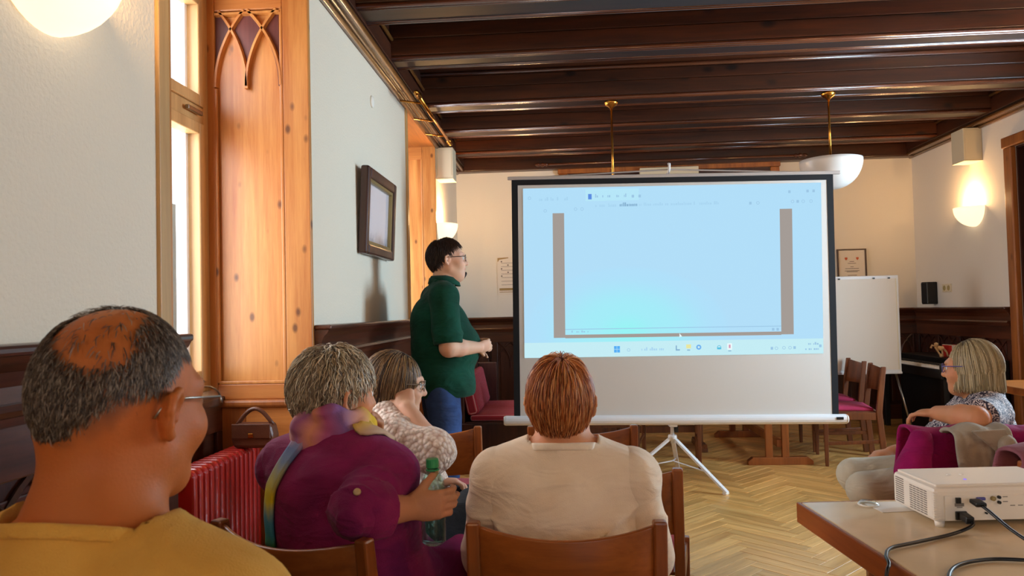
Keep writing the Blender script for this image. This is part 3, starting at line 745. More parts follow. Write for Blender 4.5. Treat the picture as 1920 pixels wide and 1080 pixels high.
# ---- projection screen on its tripod
SY = 5.55
ps = thing('projection_screen', 'large tripod projection screen showing a pale blue browser window', 'screen', (0.785, SY, 0)); ps.rotation_euler = (0, math.radians(0.7), math.radians(1.5))
X0, X1, Z0, Z1 = -1.165, 1.19, 0.50, 2.262
Bx(X0+.045, X1-.045, 0.002, 0.006, Z0, Z1-.04).build('fabric', 'screen_white', ps)
q = MB().box(X0, X0+.046, 0.0, 0.007, Z0, Z1).box(X1-.046, X1, 0.0, 0.007, Z0, Z1).box(X0+.046, X1-.046, 0, 0.007, Z1-.042, Z1)
q.build('black_border', 'black_cloth', ps)
M['bar_grey'] = plain('grey_bar_metal', '#b4aaa4', 0.4)
q = MB(); q.prism([(-.014, Z1-.002), (.014, Z1-.002), (.014, Z1+.022), (-.014, Z1+.022)], X0-.03, X1+.05, 'x'); q.build('top_bar', 'bar_grey', ps, bev=0.004)
MB().tube([(X0+.25, 0.012, Z1+.02), (0, 0.012, Z1+.058), (X1-.25, 0.012, Z1+.02)], 0.006, 6).build('hanger_wire', 'bar_grey', ps)
MB().tube([(0, 0.03, Z1+.03), (0, -.01, Z1+.06), (0, -.02, Z1+.095), (0, .01, Z1+.10)], 0.009, 8).build('hook', 'white_metal', ps, smooth=True)
hs = [(.034*math.cos(a)*1.0, .036*math.sin(a)+.478) for a in [2*PI*i/14 for i in range(14)]]
hs = MB().prism(hs, X0-.065, X1+.05, 'x').build('roller_case', 'white_metal', ps, bev=0.006)
for xx, s in ((X0-.065, -1), (X1+.05, 1)):
    MB().lathe([(.001, s*.014), (.028, s*.012), (.036, 0), (.001, 0)], 14, (xx, 0, .478), axis='x').build('end_cap', 'white_plastic', ps, smooth=True)
Bx(X1-.03, X1+.02, -.038, -.032, .478, .497).build('badge', 'black', ps, bev=0.002)
q = MB().tube([(0, 0.055, .30), (0, 0.055, 2.30)], 0.014, 10); q.build('pole', 'white_metal', ps, smooth=True)
Bx(-.03, .03, .0, .075, .425, .50).build('pole_clamp', 'white_metal', ps, bev=0.006)
Bx(.015, .04, .03, .07, .38, .43).build('release_catch', 'black', ps, bev=0.004)
MB().lathe([(.001, .36), (.03, .36), (.034, .345), (.03, .32), (.001, .32)], 14, (0, .055, 0)).build('leg_hub', 'white_metal', ps, smooth=True)
for (fx, fy) in ((.31, -.29), (.11, .48), (-.44, -.06)):
    v = Vector((fx, fy, .0)) - Vector((0, .055, .35)); a = Vector((0, .055, .35))+v*.06
    lg = MB().obox(tuple(a), (fx, fy, .018), .032, .018).build('leg', 'white_metal', ps, bev=0.004)
    MB().obox(tuple(a+v*.88), (fx, fy, .004), .037, .026).build('leg_foot', 'white_plastic', lg, bev=0.004)
    b = a+v*.55; MB().obox(tuple(b), (0, .055, .17), .010, .006).build('brace', 'white_metal', ps)
# the projected picture: corner points on the screen plane, bilinear
A, B_, C_, D_ = (-1.080, 2.195), (1.102, 2.200), (-1.083, 0.938), (1.090, 0.952)
from_px = None
def uvp(u, v):
    x = (A[0]*(1-u)+B_[0]*u)*(1-v) + (C_[0]*(1-u)+D_[0]*u)*v
    z = (A[1]*(1-u)+B_[1]*u)*(1-v) + (C_[1]*(1-u)+D_[1]*u)*v
    return x, z
def quad(u0, u1, v0, v1, y, nu=1, nv=1):
    q = MB(); P = [[(uvp(u0+(u1-u0)*i/nu, v0+(v1-v0)*j/nv)[0], y, uvp(u0+(u1-u0)*i/nu, v0+(v1-v0)*j/nv)[1]) for j in range(nv+1)] for i in range(nu+1)]
    return q.grid(P)
def proj_mat():
    # a projected page: pale blue with a cyan patch low in the middle of the picture
    m, t, b = nt('projected_picture'); a = N(t, 'ShaderNodeTexCoord')
    mp = N(t, 'ShaderNodeMapping', vector_type='POINT'); mp.inputs['Location'].default_value = (0.33*1.3, 0, -1.12*2.0); mp.inputs['Scale'].default_value = (1.3, 0, 2.0)
    t.links.new(a.outputs['Object'], mp.inputs['Vector'])
    ln = N(t, 'ShaderNodeVectorMath', operation='LENGTH'); t.links.new(mp.outputs[0], ln.inputs[0])
    r = ramp(t, ln.outputs['Value'], [(0.0, rgb('#98f4f4')), (0.35, rgb('#a4ecf8')), (0.9, rgb('#b0e0fa')), (1.0, rgb('#b2def8'))])
    r.color_ramp.interpolation = 'EASE'
    b.inputs['Base Color'].default_value = (0, 0, 0, 1); b.inputs['Roughness'].default_value = 0.9; b.inputs['Specular IOR Level'].default_value = 0.05
    t.links.new(r.outputs[0], b.inputs['Emission Color']); b.inputs['Emission Strength'].default_value = 1.0
    return m
M['proj'] = proj_mat()
pic = quad(0, 1, 0, 1, -0.0005, 6, 6).build('projected_picture', 'proj', ps)
M['p_taskbar'] = emis('picture_taskbar', '#c4ecf4', 1.0); M['p_tab'] = emis('picture_tab', '#b6e6f8', 1.0)
M['p_grey'] = emis('picture_grey', '#a39a94', 1.0); M['p_line'] = emis('picture_line', '#9cc6e4', 1.0)
M['p_blue'] = emis('picture_blue', '#5b8ce0', 1.0); M['p_logo'] = emis('picture_logo', '#58aef4', 1.0); M['p_yellow'] = emis('picture_yellow', '#e8e6a0', 1.0)
M['p_teal'] = emis('picture_teal', '#58c0e0', 1.0); M['p_pink'] = emis('picture_pink', '#d89ab4', 1.0); M['p_dark'] = emis('picture_dark', '#86b0d0', 1.0); M['p_white'] = emis('picture_white', '#e8fafc', 1.0)
M['p_faint'] = emis('picture_faint', '#a8d4f0', 1.0)
def pq(name, u0, u1, v0, v1, mat, y=-0.0012): quad(u0, u1, v0, v1, y).build(name, mat, pic)
pq('taskbar', 0, 1, .912, 1, 'p_taskbar'); pq('browser_tab', .212, .392, .012, .082, 'p_tab')
pq('grey_band', .100, .139, .150, .885, 'p_grey'); pq('grey_band', .862, .903, .150, .885, 'p_grey'); pq('grey_band', .139, .862, .868, .888, 'p_grey', -.0013)
pq('timeline', .139, .862, .834, .838, 'p_line')
def glyphs(u0, u1, v, h, mat, seed, fill=0.75):
    q = MB(); rr = random.Random(seed); u = u0
    while u < u1:
        w = rr.uniform(.0025, .006)
        if rr.random() < fill:
            hh_ = h*rr.choice((.55, .6, .6, .95)); k = quad(u, min(u+w, u1), v-hh_, v, -.0020); q.add(k.v, k.f)
        u += w+.0018
    q.build('text_line', mat, pic)
glyphs(.055, .165, .075, .022, 'p_faint', 3); glyphs(.245, .350, .062, .022, 'p_line', 4)
glyphs(.245, .320, .118, .022, 'p_faint', 5); glyphs(.320, .388, .117, .024, 'p_dark', 6); glyphs(.392, .66, .116, .020, 'p_faint', 7)
glyphs(.39, .47, .967, .020, 'p_faint', 8); glyphs(.95, .985, .948, .016, 'p_line', 9); glyphs(.94, .985, .978, .016, 'p_line', 10); glyphs(.16, .22, .855, .012, 'p_line', 11)
pq('tab_icon', .221, .233, .040, .072, 'p_blue', -.002)
def ring(u, v, ru, mat, name='icon'):
    q = MB(); x, z = uvp(u, v); r = ru*2.16
    for k in range(16):
        a, b = 2*PI*k/16, 2*PI*(k+1)/16
        q.add([(x+r*math.cos(a), -.002, z+r*math.sin(a)), (x+r*math.cos(b), -.002, z+r*math.sin(b)), (x+r*.72*math.cos(b), -.002, z+r*.72*math.sin(b)), (x+r*.72*math.cos(a), -.002, z+r*.72*math.sin(a))], [(0, 1, 2, 3)])
    q.build(name, mat, pic)
for (u, v) in ((.022, .058), (.075, .135), (.178, .128), (.20, .128), (.79, .112), (.905, .108), (.94, .108), (.966, .108), (.352, .962), (.845, .965), (.87, .963), (.89, .963)): ring(u, v, .0055, 'p_line')
for (u, v) in ((.372, .058), (.395, .058), (.895, .05), (.955, .048), (.975, .048), (.922, .108), (.765, .113), (.835, .855), (.85, .855), (.99, .955), (.83, .965), (.905, .963)): pq('icon', u-.004, u+.004, v-.008, v+.008, 'p_line', -.002)
for i in range(2):
    for j in range(2): pq('icon_tile', .303+i*.0105, .3125+i*.0105, .938+j*.020, .956+j*.020, 'p_logo', -.002)
pq('icon', .510, .514, .94, .965, 'p_dark', -.002); pq('icon', .510, .524, .962, .970, 'p_dark', -.002)
pq('icon', .545, .561, .935, .958, 'p_yellow', -.002); pq('icon', .548, .558, .965, .971, 'p_dark', -.002)
ring(.587, .952, .0085, 'p_logo'); ring(.587, .952, .0058, 'p_blue'); ring(.655, .955, .007, 'p_teal'); pq('icon', .648, .662, .955, .966, 'p_teal', -.002)
pq('icon', .682, .698, .932, .970, 'p_white', -.0018); pq('icon', .687, .693, .94, .96, 'p_pink', -.002); pq('icon', .685, .695, .974, .979, 'p_dark', -.002)
x, z = uvp(.523, .872)
MB().add([(x, -.0026, z+.004), (x, -.0026, z-.028), (x+.008, -.0026, z-.020), (x+.020, -.0026, z-.021)], [(0, 1, 2, 3)]).build('cursor', 'p_white', pic)

# ---- chairs
def make_chair(label, group, dark=False, name='wooden_chair', cush='cushion'):
    f, fx = ('chair_dark', 'chair_dark') if dark else ('chair', 'chair_x')
    t = thing(name, label, 'chair', (0, 0, 0), 0, group)
    bw, fwid, d = 0.225, 0.245, 0.40
    for s in (-1, 1):
        q = MB(); pts = [(s*bw, -.035, 0.0), (s*bw, 0, .43), (s*bw, -.02, .60), (s*bw, -.045, .79)]
        for a, b in zip(pts[:-1], pts[1:]): pass
        vs = []
        for (x, y, z) in pts:
            w, dd = .017, (.022 if z < .7 else .018)
            vs += [(x-w, y-dd, z), (x+w, y-dd, z), (x+w, y+dd, z), (x-w, y+dd, z)]
        fs = [(3, 2, 1, 0), (12, 13, 14, 15)]
        for i in range(3):
            o = i*4; fs += [(o+k, o+(k+1) % 4, o+(k+1) % 4+4, o+k+4) for k in range(4)]
        q.add(vs, fs); q.build('rear_post', f, t, bev=0.006)
        q = MB(); x = s*fwid
        q.add([(x-.013, d-.013, 0), (x+.013, d-.013, 0), (x+.013, d+.013, 0), (x-.013, d+.013, 0), (x-.019, d-.019, .445), (x+.019, d-.019, .445), (x+.019, d+.019, .445), (x-.019, d+.019, .445)],
              [(3, 2, 1, 0), (4, 5, 6, 7)] + [(k, (k+1) % 4, (k+1) % 4+4, k+4) for k in range(4)])
        q.build('front_leg', f, t, bev=0.005)
        MB().obox((s*bw, .02, .40), (s*fwid, d-.015, .40), .022, .06).build('side_rail', f, t, bev=0.004)
        MB().obox((s*bw, -.01, .20), (s*fwid, d-.01, .18), .016, .028).build('stretcher', f, t, bev=0.004)
    MB().obox((-fwid+.015, d, .40), (fwid-.015, d, .40), .022, .06).build('front_rail', fx, t, bev=0.004)
    MB().obox((-bw+.015, 0, .40), (bw-.015, 0, .40), .022, .06).build('back_rail', fx, t, bev=0.004)
    n = 12; P = []
    for i in range(n+1):
        u = -1+2*i/n; x = u*(bw-.012); bow = -.052*(1-u*u); sag = -.022*(1-u*u)
        P.append([(x, -.018+bow*0.9, .575), (x, -.025+bow, .62), (x, -.036+bow, .70), (x, -.046+bow, .780+sag)])
    MB().grid(P).build('backrest', fx, t, solid=.013, bev=0.003, smooth=True)
    q = MB(); sp_ = [(-bw+.01, .03), (bw-.01, .03), (fwid-.012, d+.01), (-fwid+.012, d+.01)]
    q.prism(sp_, .425, .437, 'z'); q.build('seat_board', fx, t, bev=0.003)
    q = MB(); nx = 9; P = []
    for i in range(nx+1):
        row = []
        for j in range(nx+1):
            u, v = -1+2*i/nx, j/nx; w = (bw-.022)*(1-v)+(fwid-.03)*v
            row.append((u*w, .035+v*(d-.04), .458+.022*(1-u**4)*(1-(2*v-1)**4)))
        P.append(row)
    q.grid(P); bot = [[(x, y, .437) for (x, y, z) in row] for row in P]; q.grid(bot)
    m_ = (nx+1); 
    edge = [i*m_ for i in range(m_)] + [nx*m_+j for j in range(1, m_)] + [i*m_+nx for i in range(nx-1, -1, -1)] + [j for j in range(nx-1, 0, -1)]
    o = m_*m_; q.f += [(edge[k], edge[(k+1) % len(edge)], edge[(k+1) % len(edge)]+o, edge[k]+o) for k in range(len(edge))]
    q.build('seat_cushion', cush, t, smooth=True)
    return t
G = 'wooden chairs with red cushions'
def put(t, x, y, rz, label=None):
    t.location = (x, y, 0); t.rotation_euler = (0, 0, math.radians(rz))
    if label: t['label'] = label
    return t
ch0 = put(make_chair('wooden chair whose backrest shows below the cream shirt in the foreground', G), -0.005, 1.87, 0)
def chair(x, y, rz, label): return put(copy_tree(ch0), x, y, rz, label)
chair(-0.655, 1.815, -22, 'wooden chair under the woman in the purple sweater')
chair(-0.615, 3.38, 0, 'empty wooden chair in front of the woman in the cream cardigan')
chair(0.075, 3.36, 0, 'empty wooden chair half hidden behind the red-haired head')
chair(0.135, 2.49, -8, 'empty wooden chair with red cushion just right of the cream shirt')
chair(-0.80, 2.60, -35, 'wooden chair under the woman with long brown hair')
chair(1.62, 3.10, 4, 'wooden chair under the magenta and grey coats')
chair(1.665, 2.54, 6, 'wooden chair under the mauve cardigan at the right edge')
chair(-0.56, 0.62, -14, 'wooden chair under the balding man in the yellow shirt')
G2 = 'old dark wooden chairs at the rear tables'
cd = put(make_chair('dark chair with a pink cushion standing right of the screen roller end', G2, True, 'old_chair', 'cushion_pink'), 2.52, 6.34, 80)
def dchair(x, y, rz, label): return put(copy_tree(cd), x, y, rz, label)
dchair(2.60, 6.98, 86, 'dark chair partly hidden behind the right black edge of the screen')
dchair(0.90, 6.55, 170, 'dark chair under the screen behind the tripod legs')
dchair(0.22, 6.30, 185, 'dark chair behind the left part of the screen')

# ---- rear trestle tables
def trestle(cx, cy, lx, ly, along, label):
    t = thing('trestle_table', label, 'table', (cx, cy, 0), 0, 'rear trestle tables')
    Bx(-lx/2, lx/2, -ly/2, ly/2, .715, .745).build('tabletop', 'chair_x', t, bev=0.005)
    for s in (-1, 1):
        if along == 'y':
            yy = s*(ly/2-.09); fr = MB(); 
            b = MB().prism([(-.26, .03), (-.26, .0), (.26, 0), (.26, .03), (.22, .062), (-.22, .062)], yy-.03, yy+.03, 'y').build('foot', 'chair', t, bev=0.004)
            for xx in (-.085, .045): Bx(xx-.028, xx+.028, yy-.018, yy+.018, .06, .69).build('post', 'chair', t, bev=0.003)
            Bx(-.24, .24, yy-.025, yy+.025, .68, .716).build('bearer', 'chair', t, bev=0.003)
        else:
            xx = s*(lx/2-.09)
            MB().prism([(-.26, .03), (-.26, .0), (.26, 0), (.26, .03), (.22, .062), (-.22, .062)], xx-.03, xx+.03, 'x').build('foot', 'chair_dark', t, bev=0.004)
            for yy in (-.07, .07): Bx(xx-.018, xx+.018, yy-.028, yy+.028, .06, .69).build('post', 'chair_dark', t, bev=0.003)
            Bx(xx-.025, xx+.025, -.24, .24, .68, .716).build('bearer', 'chair_dark', t, bev=0.003)
    if along == 'y': Bx(-.02, .02, -ly/2+.09, ly/2-.09, .14, .20).build('stretcher', 'chair', t, bev=0.003)
    else: Bx(-lx/2+.09, lx/2-.09, -.02, .02, .14, .20).build('stretcher', 'chair_dark', t, bev=0.003)
trestle(1.74, 6.92, .70, 1.5, 'y', 'trestle table with two-post foot seen under the right half of the screen')
trestle(0.60, 7.05, 1.45, .70, 'x', 'dark trestle table under the middle of the screen')

# ---- flip chart
fc = thing('flip_chart', 'white flip chart board on thin legs right of the screen', 'flip chart', (2.83, 7.30, 0))
Bx(-.36, .35, -.012, .012, .64, 1.555).build('board', 'white_metal', fc, bev=0.006)
Bx(-.345, .318, -.020, -.012, .665, 1.525).build('paper_pad', 'paper', fc)
Bx(-.36, .35, -.024, .016, .625, .645).build('tray', 'white_metal', fc, bev=0.003)
Bx(.318, .326, -.022, -.014, .665, 1.525).build('paper_edge', 'cream', fc)
for x in (-.27, -.20, .12, .26):
    Bx(x-.010, x+.010, -.026, -.018, 1.522, 1.536).build('paper_clip', 'black', fc, bev=0.002)
for a, b in (((-.30, .02, .65), (-.40, -.06, 0)), ((.30, .02, .65), (.43, -.06, 0)), ((.05, .03, .65), (.17, .45, 0))):
    MB().tube([a, b], .011, 8).build('leg', 'steel', fc, smooth=True)

# ---- digital piano along the right wall with things on it
pn = thing('digital_piano', 'black digital piano standing along the right wall beside the flip chart', 'piano', (3.36, 6.90, 0))
Bx(.22, .57, 0, 1.35, .0, .76).build('back_body', 'black', pn, bev=0.008)
Bx(0, .24, 0, 1.35, .60, .685).build('key_bed', 'black', pn, bev=0.008)
Bx(-.012, .24, -.0, .035, .60, .735).build('cheek', 'black', pn, bev=0.006); Bx(-.012, .24, 1.315, 1.35, .60, .735).build('cheek', 'black', pn, bev=0.006)
k0 = Bx(0, .15, 0, .0222, .685, .708).build('white_key', 'white_plastic', pn, bev=0.002); k0.location = (.01, .038, 0)
for k in range(1, 52):
    c = k0.copy(); COL.objects.link(c); c.parent = pn; c.location = (.01, .038+k*.0244, 0)
kb = Bx(0, .09, -.006, .006, .70, .718).build('black_key', 'black', pn, bev=0.002); kb.location = (.07, .038+.0244, 0); first = True
for k in range(52):
    if k % 7 in (0, 1, 3, 4, 5):
        if first: first = False; kb.location = (.07, .0608+k*.0244, 0); continue
        c = kb.copy(); COL.objects.link(c); c.parent = pn; c.location = (.07, .0608+k*.0244, 0)
Bx(.02, .07, .03, .09, 0, .60).build('leg', 'black', pn, bev=0.004); Bx(.02, .07, 1.26, 1.32, 0, .60).build('leg', 'black', pn, bev=0.004)
bk = thing('gift_box', 'red box with white bands lying on the black piano', 'box', (3.77, 7.42, .762))
M['red'] = plain('red_card', '#cc2a22', 0.5); M['white_card'] = plain('white_card', '#e6ddd2', 0.6)
Bx(-.11, .12, -.09, .09, 0, .115).build('carton', 'red', bk, bev=0.005)
Bx(-.106, -.06, -.093, .093, -.0, .118).build('band', 'white_card', bk, bev=0.003); Bx(.09, .105, -.093, .093, 0, .118).build('band', 'white_card', bk, bev=0.003)
fg = thing('wooden_figure', 'small jointed pale wooden figure on the piano left of the red box', 'figure', (3.59, 7.40, .762))
M['pale_wood'] = wood('pale_figure_wood', '#c8a070', '#e4c8a0', 'z', 2.0, 0.5)
MB().tube([(-.03, 0, .10), (.0, 0, .085), (.03, 0, .09)], [.016, .024, .018], 8).build('torso', 'pale_wood', fg, smooth=True)
MB().lathe([(.001, .02), (.017, .012), (.02, 0), (.016, -.014), (.001, -.02)], 10, (-.035, 0, .125)).build('head', 'pale_wood', fg, smooth=True)
for a in (((-.05, -.01, .10), (-.02, -.02, .04), (.0, -.02, .012)), ((.03, 0, .085), (.05, -.02, .05), (.06, -.02, .012)), ((-.03, .01, .10), (-.075, .0, .12), (-.085, 0, .09)), ((.02, .015, .085), (.03, .02, .04), (.03, .03, .010))):
    MB().tube(a, [.010, .008, .011], 8).build('limb', 'pale_wood', fg, smooth=True)
MB().lathe([(.001, .022), (.016, .012), (.02, 0), (.014, -.012), (.001, -.016)], 10, (.0, -.02, .016)).build('foot', 'pale_wood', fg, smooth=True)

# ---- striped bench at the rear left
def stripes():
    m, t, b = nt('striped_upholstery'); tc = N(t, 'ShaderNodeTexCoord'); w = N(t, 'ShaderNodeTexWave', i_Scale=5.0, i_Distortion=0.1)
    w.bands_direction = 'Y'; t.links.new(tc.outputs['Object'], w.inputs['Vector'])
    r = ramp(t, w.outputs['Fac'], [(0.25, rgb('#8a1c2c')), (0.5, rgb('#c23648')), (0.62, rgb('#e6b0b4')), (0.75, rgb('#b02c40'))]); t.links.new(r.outputs[0], b.inputs['Base Color'])
    b.inputs['Roughness'].default_value = 0.85; return m
M['stripe'] = stripes()
bn = thing('striped_bench', 'dark wooden bench with red striped cushions behind the man in green', 'bench', (-0.55, 6.55, 0))
Bx(-.26, .28, -.52, .52, .36, .41).build('seat_board', 'dark_y', bn, bev=0.006); Bx(.255, .28, -.52, .52, .30, .37).build('front_rail', 'dark_y', bn, bev=0.006)
Bx(-.22, .27, -.49, .49, .41, .465).build('seat_cushion', 'stripe', bn, bev=0.02)
bc = Bx(-.05, .05, -.49, .49, 0, .33).build('back_cushion', 'stripe', bn, bev=0.03); bc.location = (-.19, 0, .46); bc.rotation_euler = (0, math.radians(-12), 0)
Bx(-.30, -.26, -.52, .52, .0, .84).build('back_board', 'dark', bn, bev=0.008)
Bx(-.28, -.08, .50, .54, .0, .82).build('end_panel', 'dark', bn, bev=0.008); Bx(-.28, .26, -.54, -.50, .0, .40).build('end_panel', 'dark', bn, bev=0.008)
Bx(.2, .26, .46, .52, 0, .36).build('leg', 'dark', bn)

# ---- table at the right edge
tb = thing('side_table', 'wooden table whose corner enters at the right edge beyond the seated woman', 'table', (3.30, 5.05, 0))
Bx(-.41, .55, -.30, .42, .685, .735).build('tabletop', 'chair_x', tb, bev=0.006)
for sx in (-.33, .47):
    for sy in (-.24, .36): Bx(sx-.03, sx+.03, sy-.03, sy+.03, 0, .69).build('leg', 'chair_dark', tb, bev=0.004)

# ---- projector table with projector and cables
TZ = .73
pt = thing('projector_table', 'pale laminate table with brown wooden edges carrying the projector', 'table', (0.66, 2.225, 0), math.radians(5.0))
Bx(.012, 1.58, -1.50, -.012, TZ-.045, TZ).build('laminate_top', 'laminate', pt, bev=0.002)
Bx(0, .012, -1.512, 0, TZ-.058, TZ-.001).build('edge_band', 'table_edge', pt, bev=0.003); Bx(1.58, 1.592, -1.512, 0, TZ-.058, TZ-.001).build('edge_band', 'table_edge', pt, bev=0.003)
Bx(.012, 1.58, -.012, 0, TZ-.058, TZ-.001).build('edge_band', 'table_edge', pt, bev=0.003); Bx(.012, 1.58, -1.512, -1.50, TZ-.058, TZ-.001).build('edge_band', 'table_edge', pt, bev=0.003)
for sx in (.25, 1.34):
    for sy in (-1.3, -.2): Bx(sx-.028, sx+.028, sy-.028, sy+.028, 0, TZ-.05).build('leg', 'chair', pt, bev=0.004)
    Bx(sx-.02, sx+.02, -1.3, -.2, TZ-.12, TZ-.045).build('frame_rail', 'chair', pt, bev=0.003)
pj = thing('projector', 'white data projector with side vents and cable ports on the pale table', 'projector', (0.925, 1.955, TZ), math.radians(4))
PWd, PD, PH = .36, .225, .098
body = MB().prism([(0, .012), (PWd, .012), (PWd, PD-.01), (PWd-.02, PD), (.02, PD), (0, PD-.012)], .012, PH, 'z').build('body', 'white_plastic', pj, bev=0.010)
Bx(.012, PWd-.012, 0.022, PD-.012, PH-.001, PH+.006).build('top_plate', 'white_plastic', pj, bev=0.005)
Bx(.025, PWd, .009, .014, .016, PH-.020).build('port_panel', 'white_plastic', pj, bev=0.001)
q = MB()
for k in range(5):
    for j in range(11): q.box(-.0012, .0005, .045+k*.017, .058+k*.017, .022+j*.0058, .0248+j*.0058)
q.build('vent_slot', 'grille', pj)
q = MB()
for j in range(12): q.box(-.0012, .0005, .158, .198, .022+j*.0058, .0248+j*.0058)
q.build('vent_slot', 'grille', pj)
for j in range(12): Bx(-.002, .016, .010, .016, .020+j*.0058, .0228+j*.0058).build('corner_fin', 'white_plastic', pj)
for (x, y) in ((.016, .02), (.34, .02), (.18, .2)): MB().lathe([(.001, 0), (.010, 0), (.012, .014), (.001, .014)], 12, (x, y, 0)).build('foot', 'white_plastic', pj, smooth=True)
M['vga'] = plain('vga_blue', '#4a4a9c', 0.4)
Bx(.052, .064, .004, .010, .060, .074).build('port', 'black', pj); Bx(.050, .072, .006, .0095, .052, .0595).build('port', 'grille', pj)
Bx(.050, .078, .003, .010, .018, .040).build('power_inlet', 'black', pj, bev=0.002)
Bx(.104, .126, .003, .010, .066, .074).build('port', 'vga', pj, bev=0.002)
for (x, z, r, mt) in ((.146, .070, .006, 'gold'), (.161, .073, .004, 'black'), (.161, .060, .004, 'black'), (.127, .034, .0025, 'black')):
    MB().lathe([(.001, .003), (r, .003), (r, .010)], 12, (x, 0, z), axis='y').build('jack', mt, pj)
for (x, z, w) in ((.172, .072, .012), (.172, .060, .012), (.19, .050, .012), (.21, .050, .012), (.23, .050, .014), (.055, .048, .014)): Bx(x, x+w, .0082, .0092, z, z+.0022).build('print_mark', 'grille', pj)
for (x, y) in ((.105, .125), (.14, .125)): MB().lathe([(.001, .009), (.006, .008), (.007, .005)], 10, (x, y, PH)).build('button', 'white_plastic', pj)
M['led'] = emis('standby_light', '#9a80ff', 1.0)
MB().lathe([(.001, .008), (.004, .0075), (.004, .005)], 10, (.115, .07, PH)).build('indicator_light', 'led', pj)
def cable(name, pts, r, label, plug):
    P = [Vector(p) for p in pts]; out = []
    for i in range(len(P)-1):
        p0, p1, p2, p3 = P[max(i-1, 0)], P[i], P[i+1], P[min(i+2, len(P)-1)]
        for k in range(8):
            s = k/8; out.append(0.5*((2*p1)+(p2-p0)*s+(2*p0-5*p1+4*p2-p3)*s*s+(3*p1-p0-3*p2+p3)*s**3))
    out.append(P[-1]); base = out[0].copy()
    t = thing(name, label, 'cable', tuple(base))
    MB().tube([tuple(p-base) for p in out], r, 8).build('cord', 'black', t, smooth=True)
    MB().obox((-plug[0]*.0, .004, plug[1]*.0), (0, -.030, -.004), plug[0], plug[1]).build('plug', 'black', t, bev=0.003)
cable('power_cable', [(.988, 1.952, TZ+.032), (.990, 1.915, TZ+.022), (.935, 1.895, TZ+.006), (.82, 1.83, TZ+.006), (.74, 1.786, TZ+.006), (.705, 1.73, TZ+.006), (.690, 1.68, TZ+.004), (.672, 1.655, TZ-.03), (.66, 1.64, .5), (.62, 1.60, .25), (.60, 1.55, .02)], .0042,
      'black power cable curving from the projector over the table edge', (.020, .018))
cable('video_cable', [(1.015, 1.950, TZ+.070), (1.02, 1.90, TZ+.058), (1.035, 1.83, TZ+.030), (1.06, 1.765, TZ+.012), (1.13, 1.735, TZ+.006), (1.25, 1.72, TZ+.006)], .0040,
      'black video cable running from the projector ports towards the lower right', (.026, .011))
cable('loose_cable', [(.74, 1.50, TZ+.006), (.775, 1.60, TZ+.006), (.83, 1.67, TZ+.006), (.91, 1.706, TZ+.006), (.99, 1.70, TZ+.006), (1.08, 1.67, TZ+.006), (1.16, 1.60, TZ+.006)], .0042,
      'black cable looping across the front of the pale table', (.012, .010))
sh = thing('paper_sheet', 'white paper sheet under the front of the projector', 'paper', (.93, 2.165, TZ), math.radians(8))
Bx(-.085, .12, -.05, .05, .0005, .0015).build('sheet', 'paper', sh)
lc = thing('lens_cap', 'small clear plastic lens cap lying at the far table edge', 'lens cap', (.845, 2.180, TZ+.002))
MB().lathe([(.001, .012), (.02, .011), (.026, .006), (.027, 0)], 18).build('shell', 'lens', lc, smooth=True)
MB().lathe([(.022, 0), (.028, 0), (.028, .003), (.022, .003)], 18).build('rim', 'white_plastic', lc, smooth=True)
# ================================================================ PEOPLE: sculpting helpers
class SD:
    """list of soft shapes blended one after another into one skin"""
    def __init__(s): s.p = []
    def cone(s, a, b, r1, r2=None, k=.02, op='u'):
        s.p.append(('c', np.array(a, float), np.array(b, float), r1, r1 if r2 is None else r2, k, op)); return s
    def chain(s, pts, rs, k=.012):
        for i in range(len(pts)-1): s.cone(pts[i], pts[i+1], rs[i], rs[i+1], k)
        return s
    def ell(s, c, r, k=.03, R=None, op='u'):
        s.p.append(('e', np.array(c, float), np.array(r, float), np.eye(3) if R is None else np.array(R, float), k, op)); return s
    def ball(s, c, r, k=.02, op='u'): return s.ell(c, (r, r, r), k, None, op)
    def cyl(s, a, b, r, k=.003, op='s'):
        s.p.append(('y', np.array(a, float), np.array(b, float), r, k, op)); return s
    def box(s, c, h, rad=.01, k=.01, R=None, op='u'):
        s.p.append(('b', np.array(c, float), np.array(h, float), rad, np.eye(3) if R is None else np.array(R, float), k, op)); return s
    def bounds(s):
        lo, hi = np.full(3, 9e9), np.full(3, -9e9)
        for p in s.p:
            if p[-1] != 'u': continue
            l, h = prim_box(p); lo = np.minimum(lo, l); hi = np.maximum(hi, h)
        return lo, hi
def prim_box(p):
    if p[0] == 'c': r = max(p[3], p[4]); return np.minimum(p[1], p[2])-r, np.maximum(p[1], p[2])+r
    if p[0] == 'e': r = np.sqrt(((p[3]*p[2])**2).sum(1)); return p[1]-r, p[1]+r
    if p[0] == 'y': return np.minimum(p[1], p[2])-p[3], np.maximum(p[1], p[2])+p[3]
    if p[0] == 'b': r = np.abs(p[4]) @ p[2] + p[3]; return p[1]-r, p[1]+r
FAR = 0.06
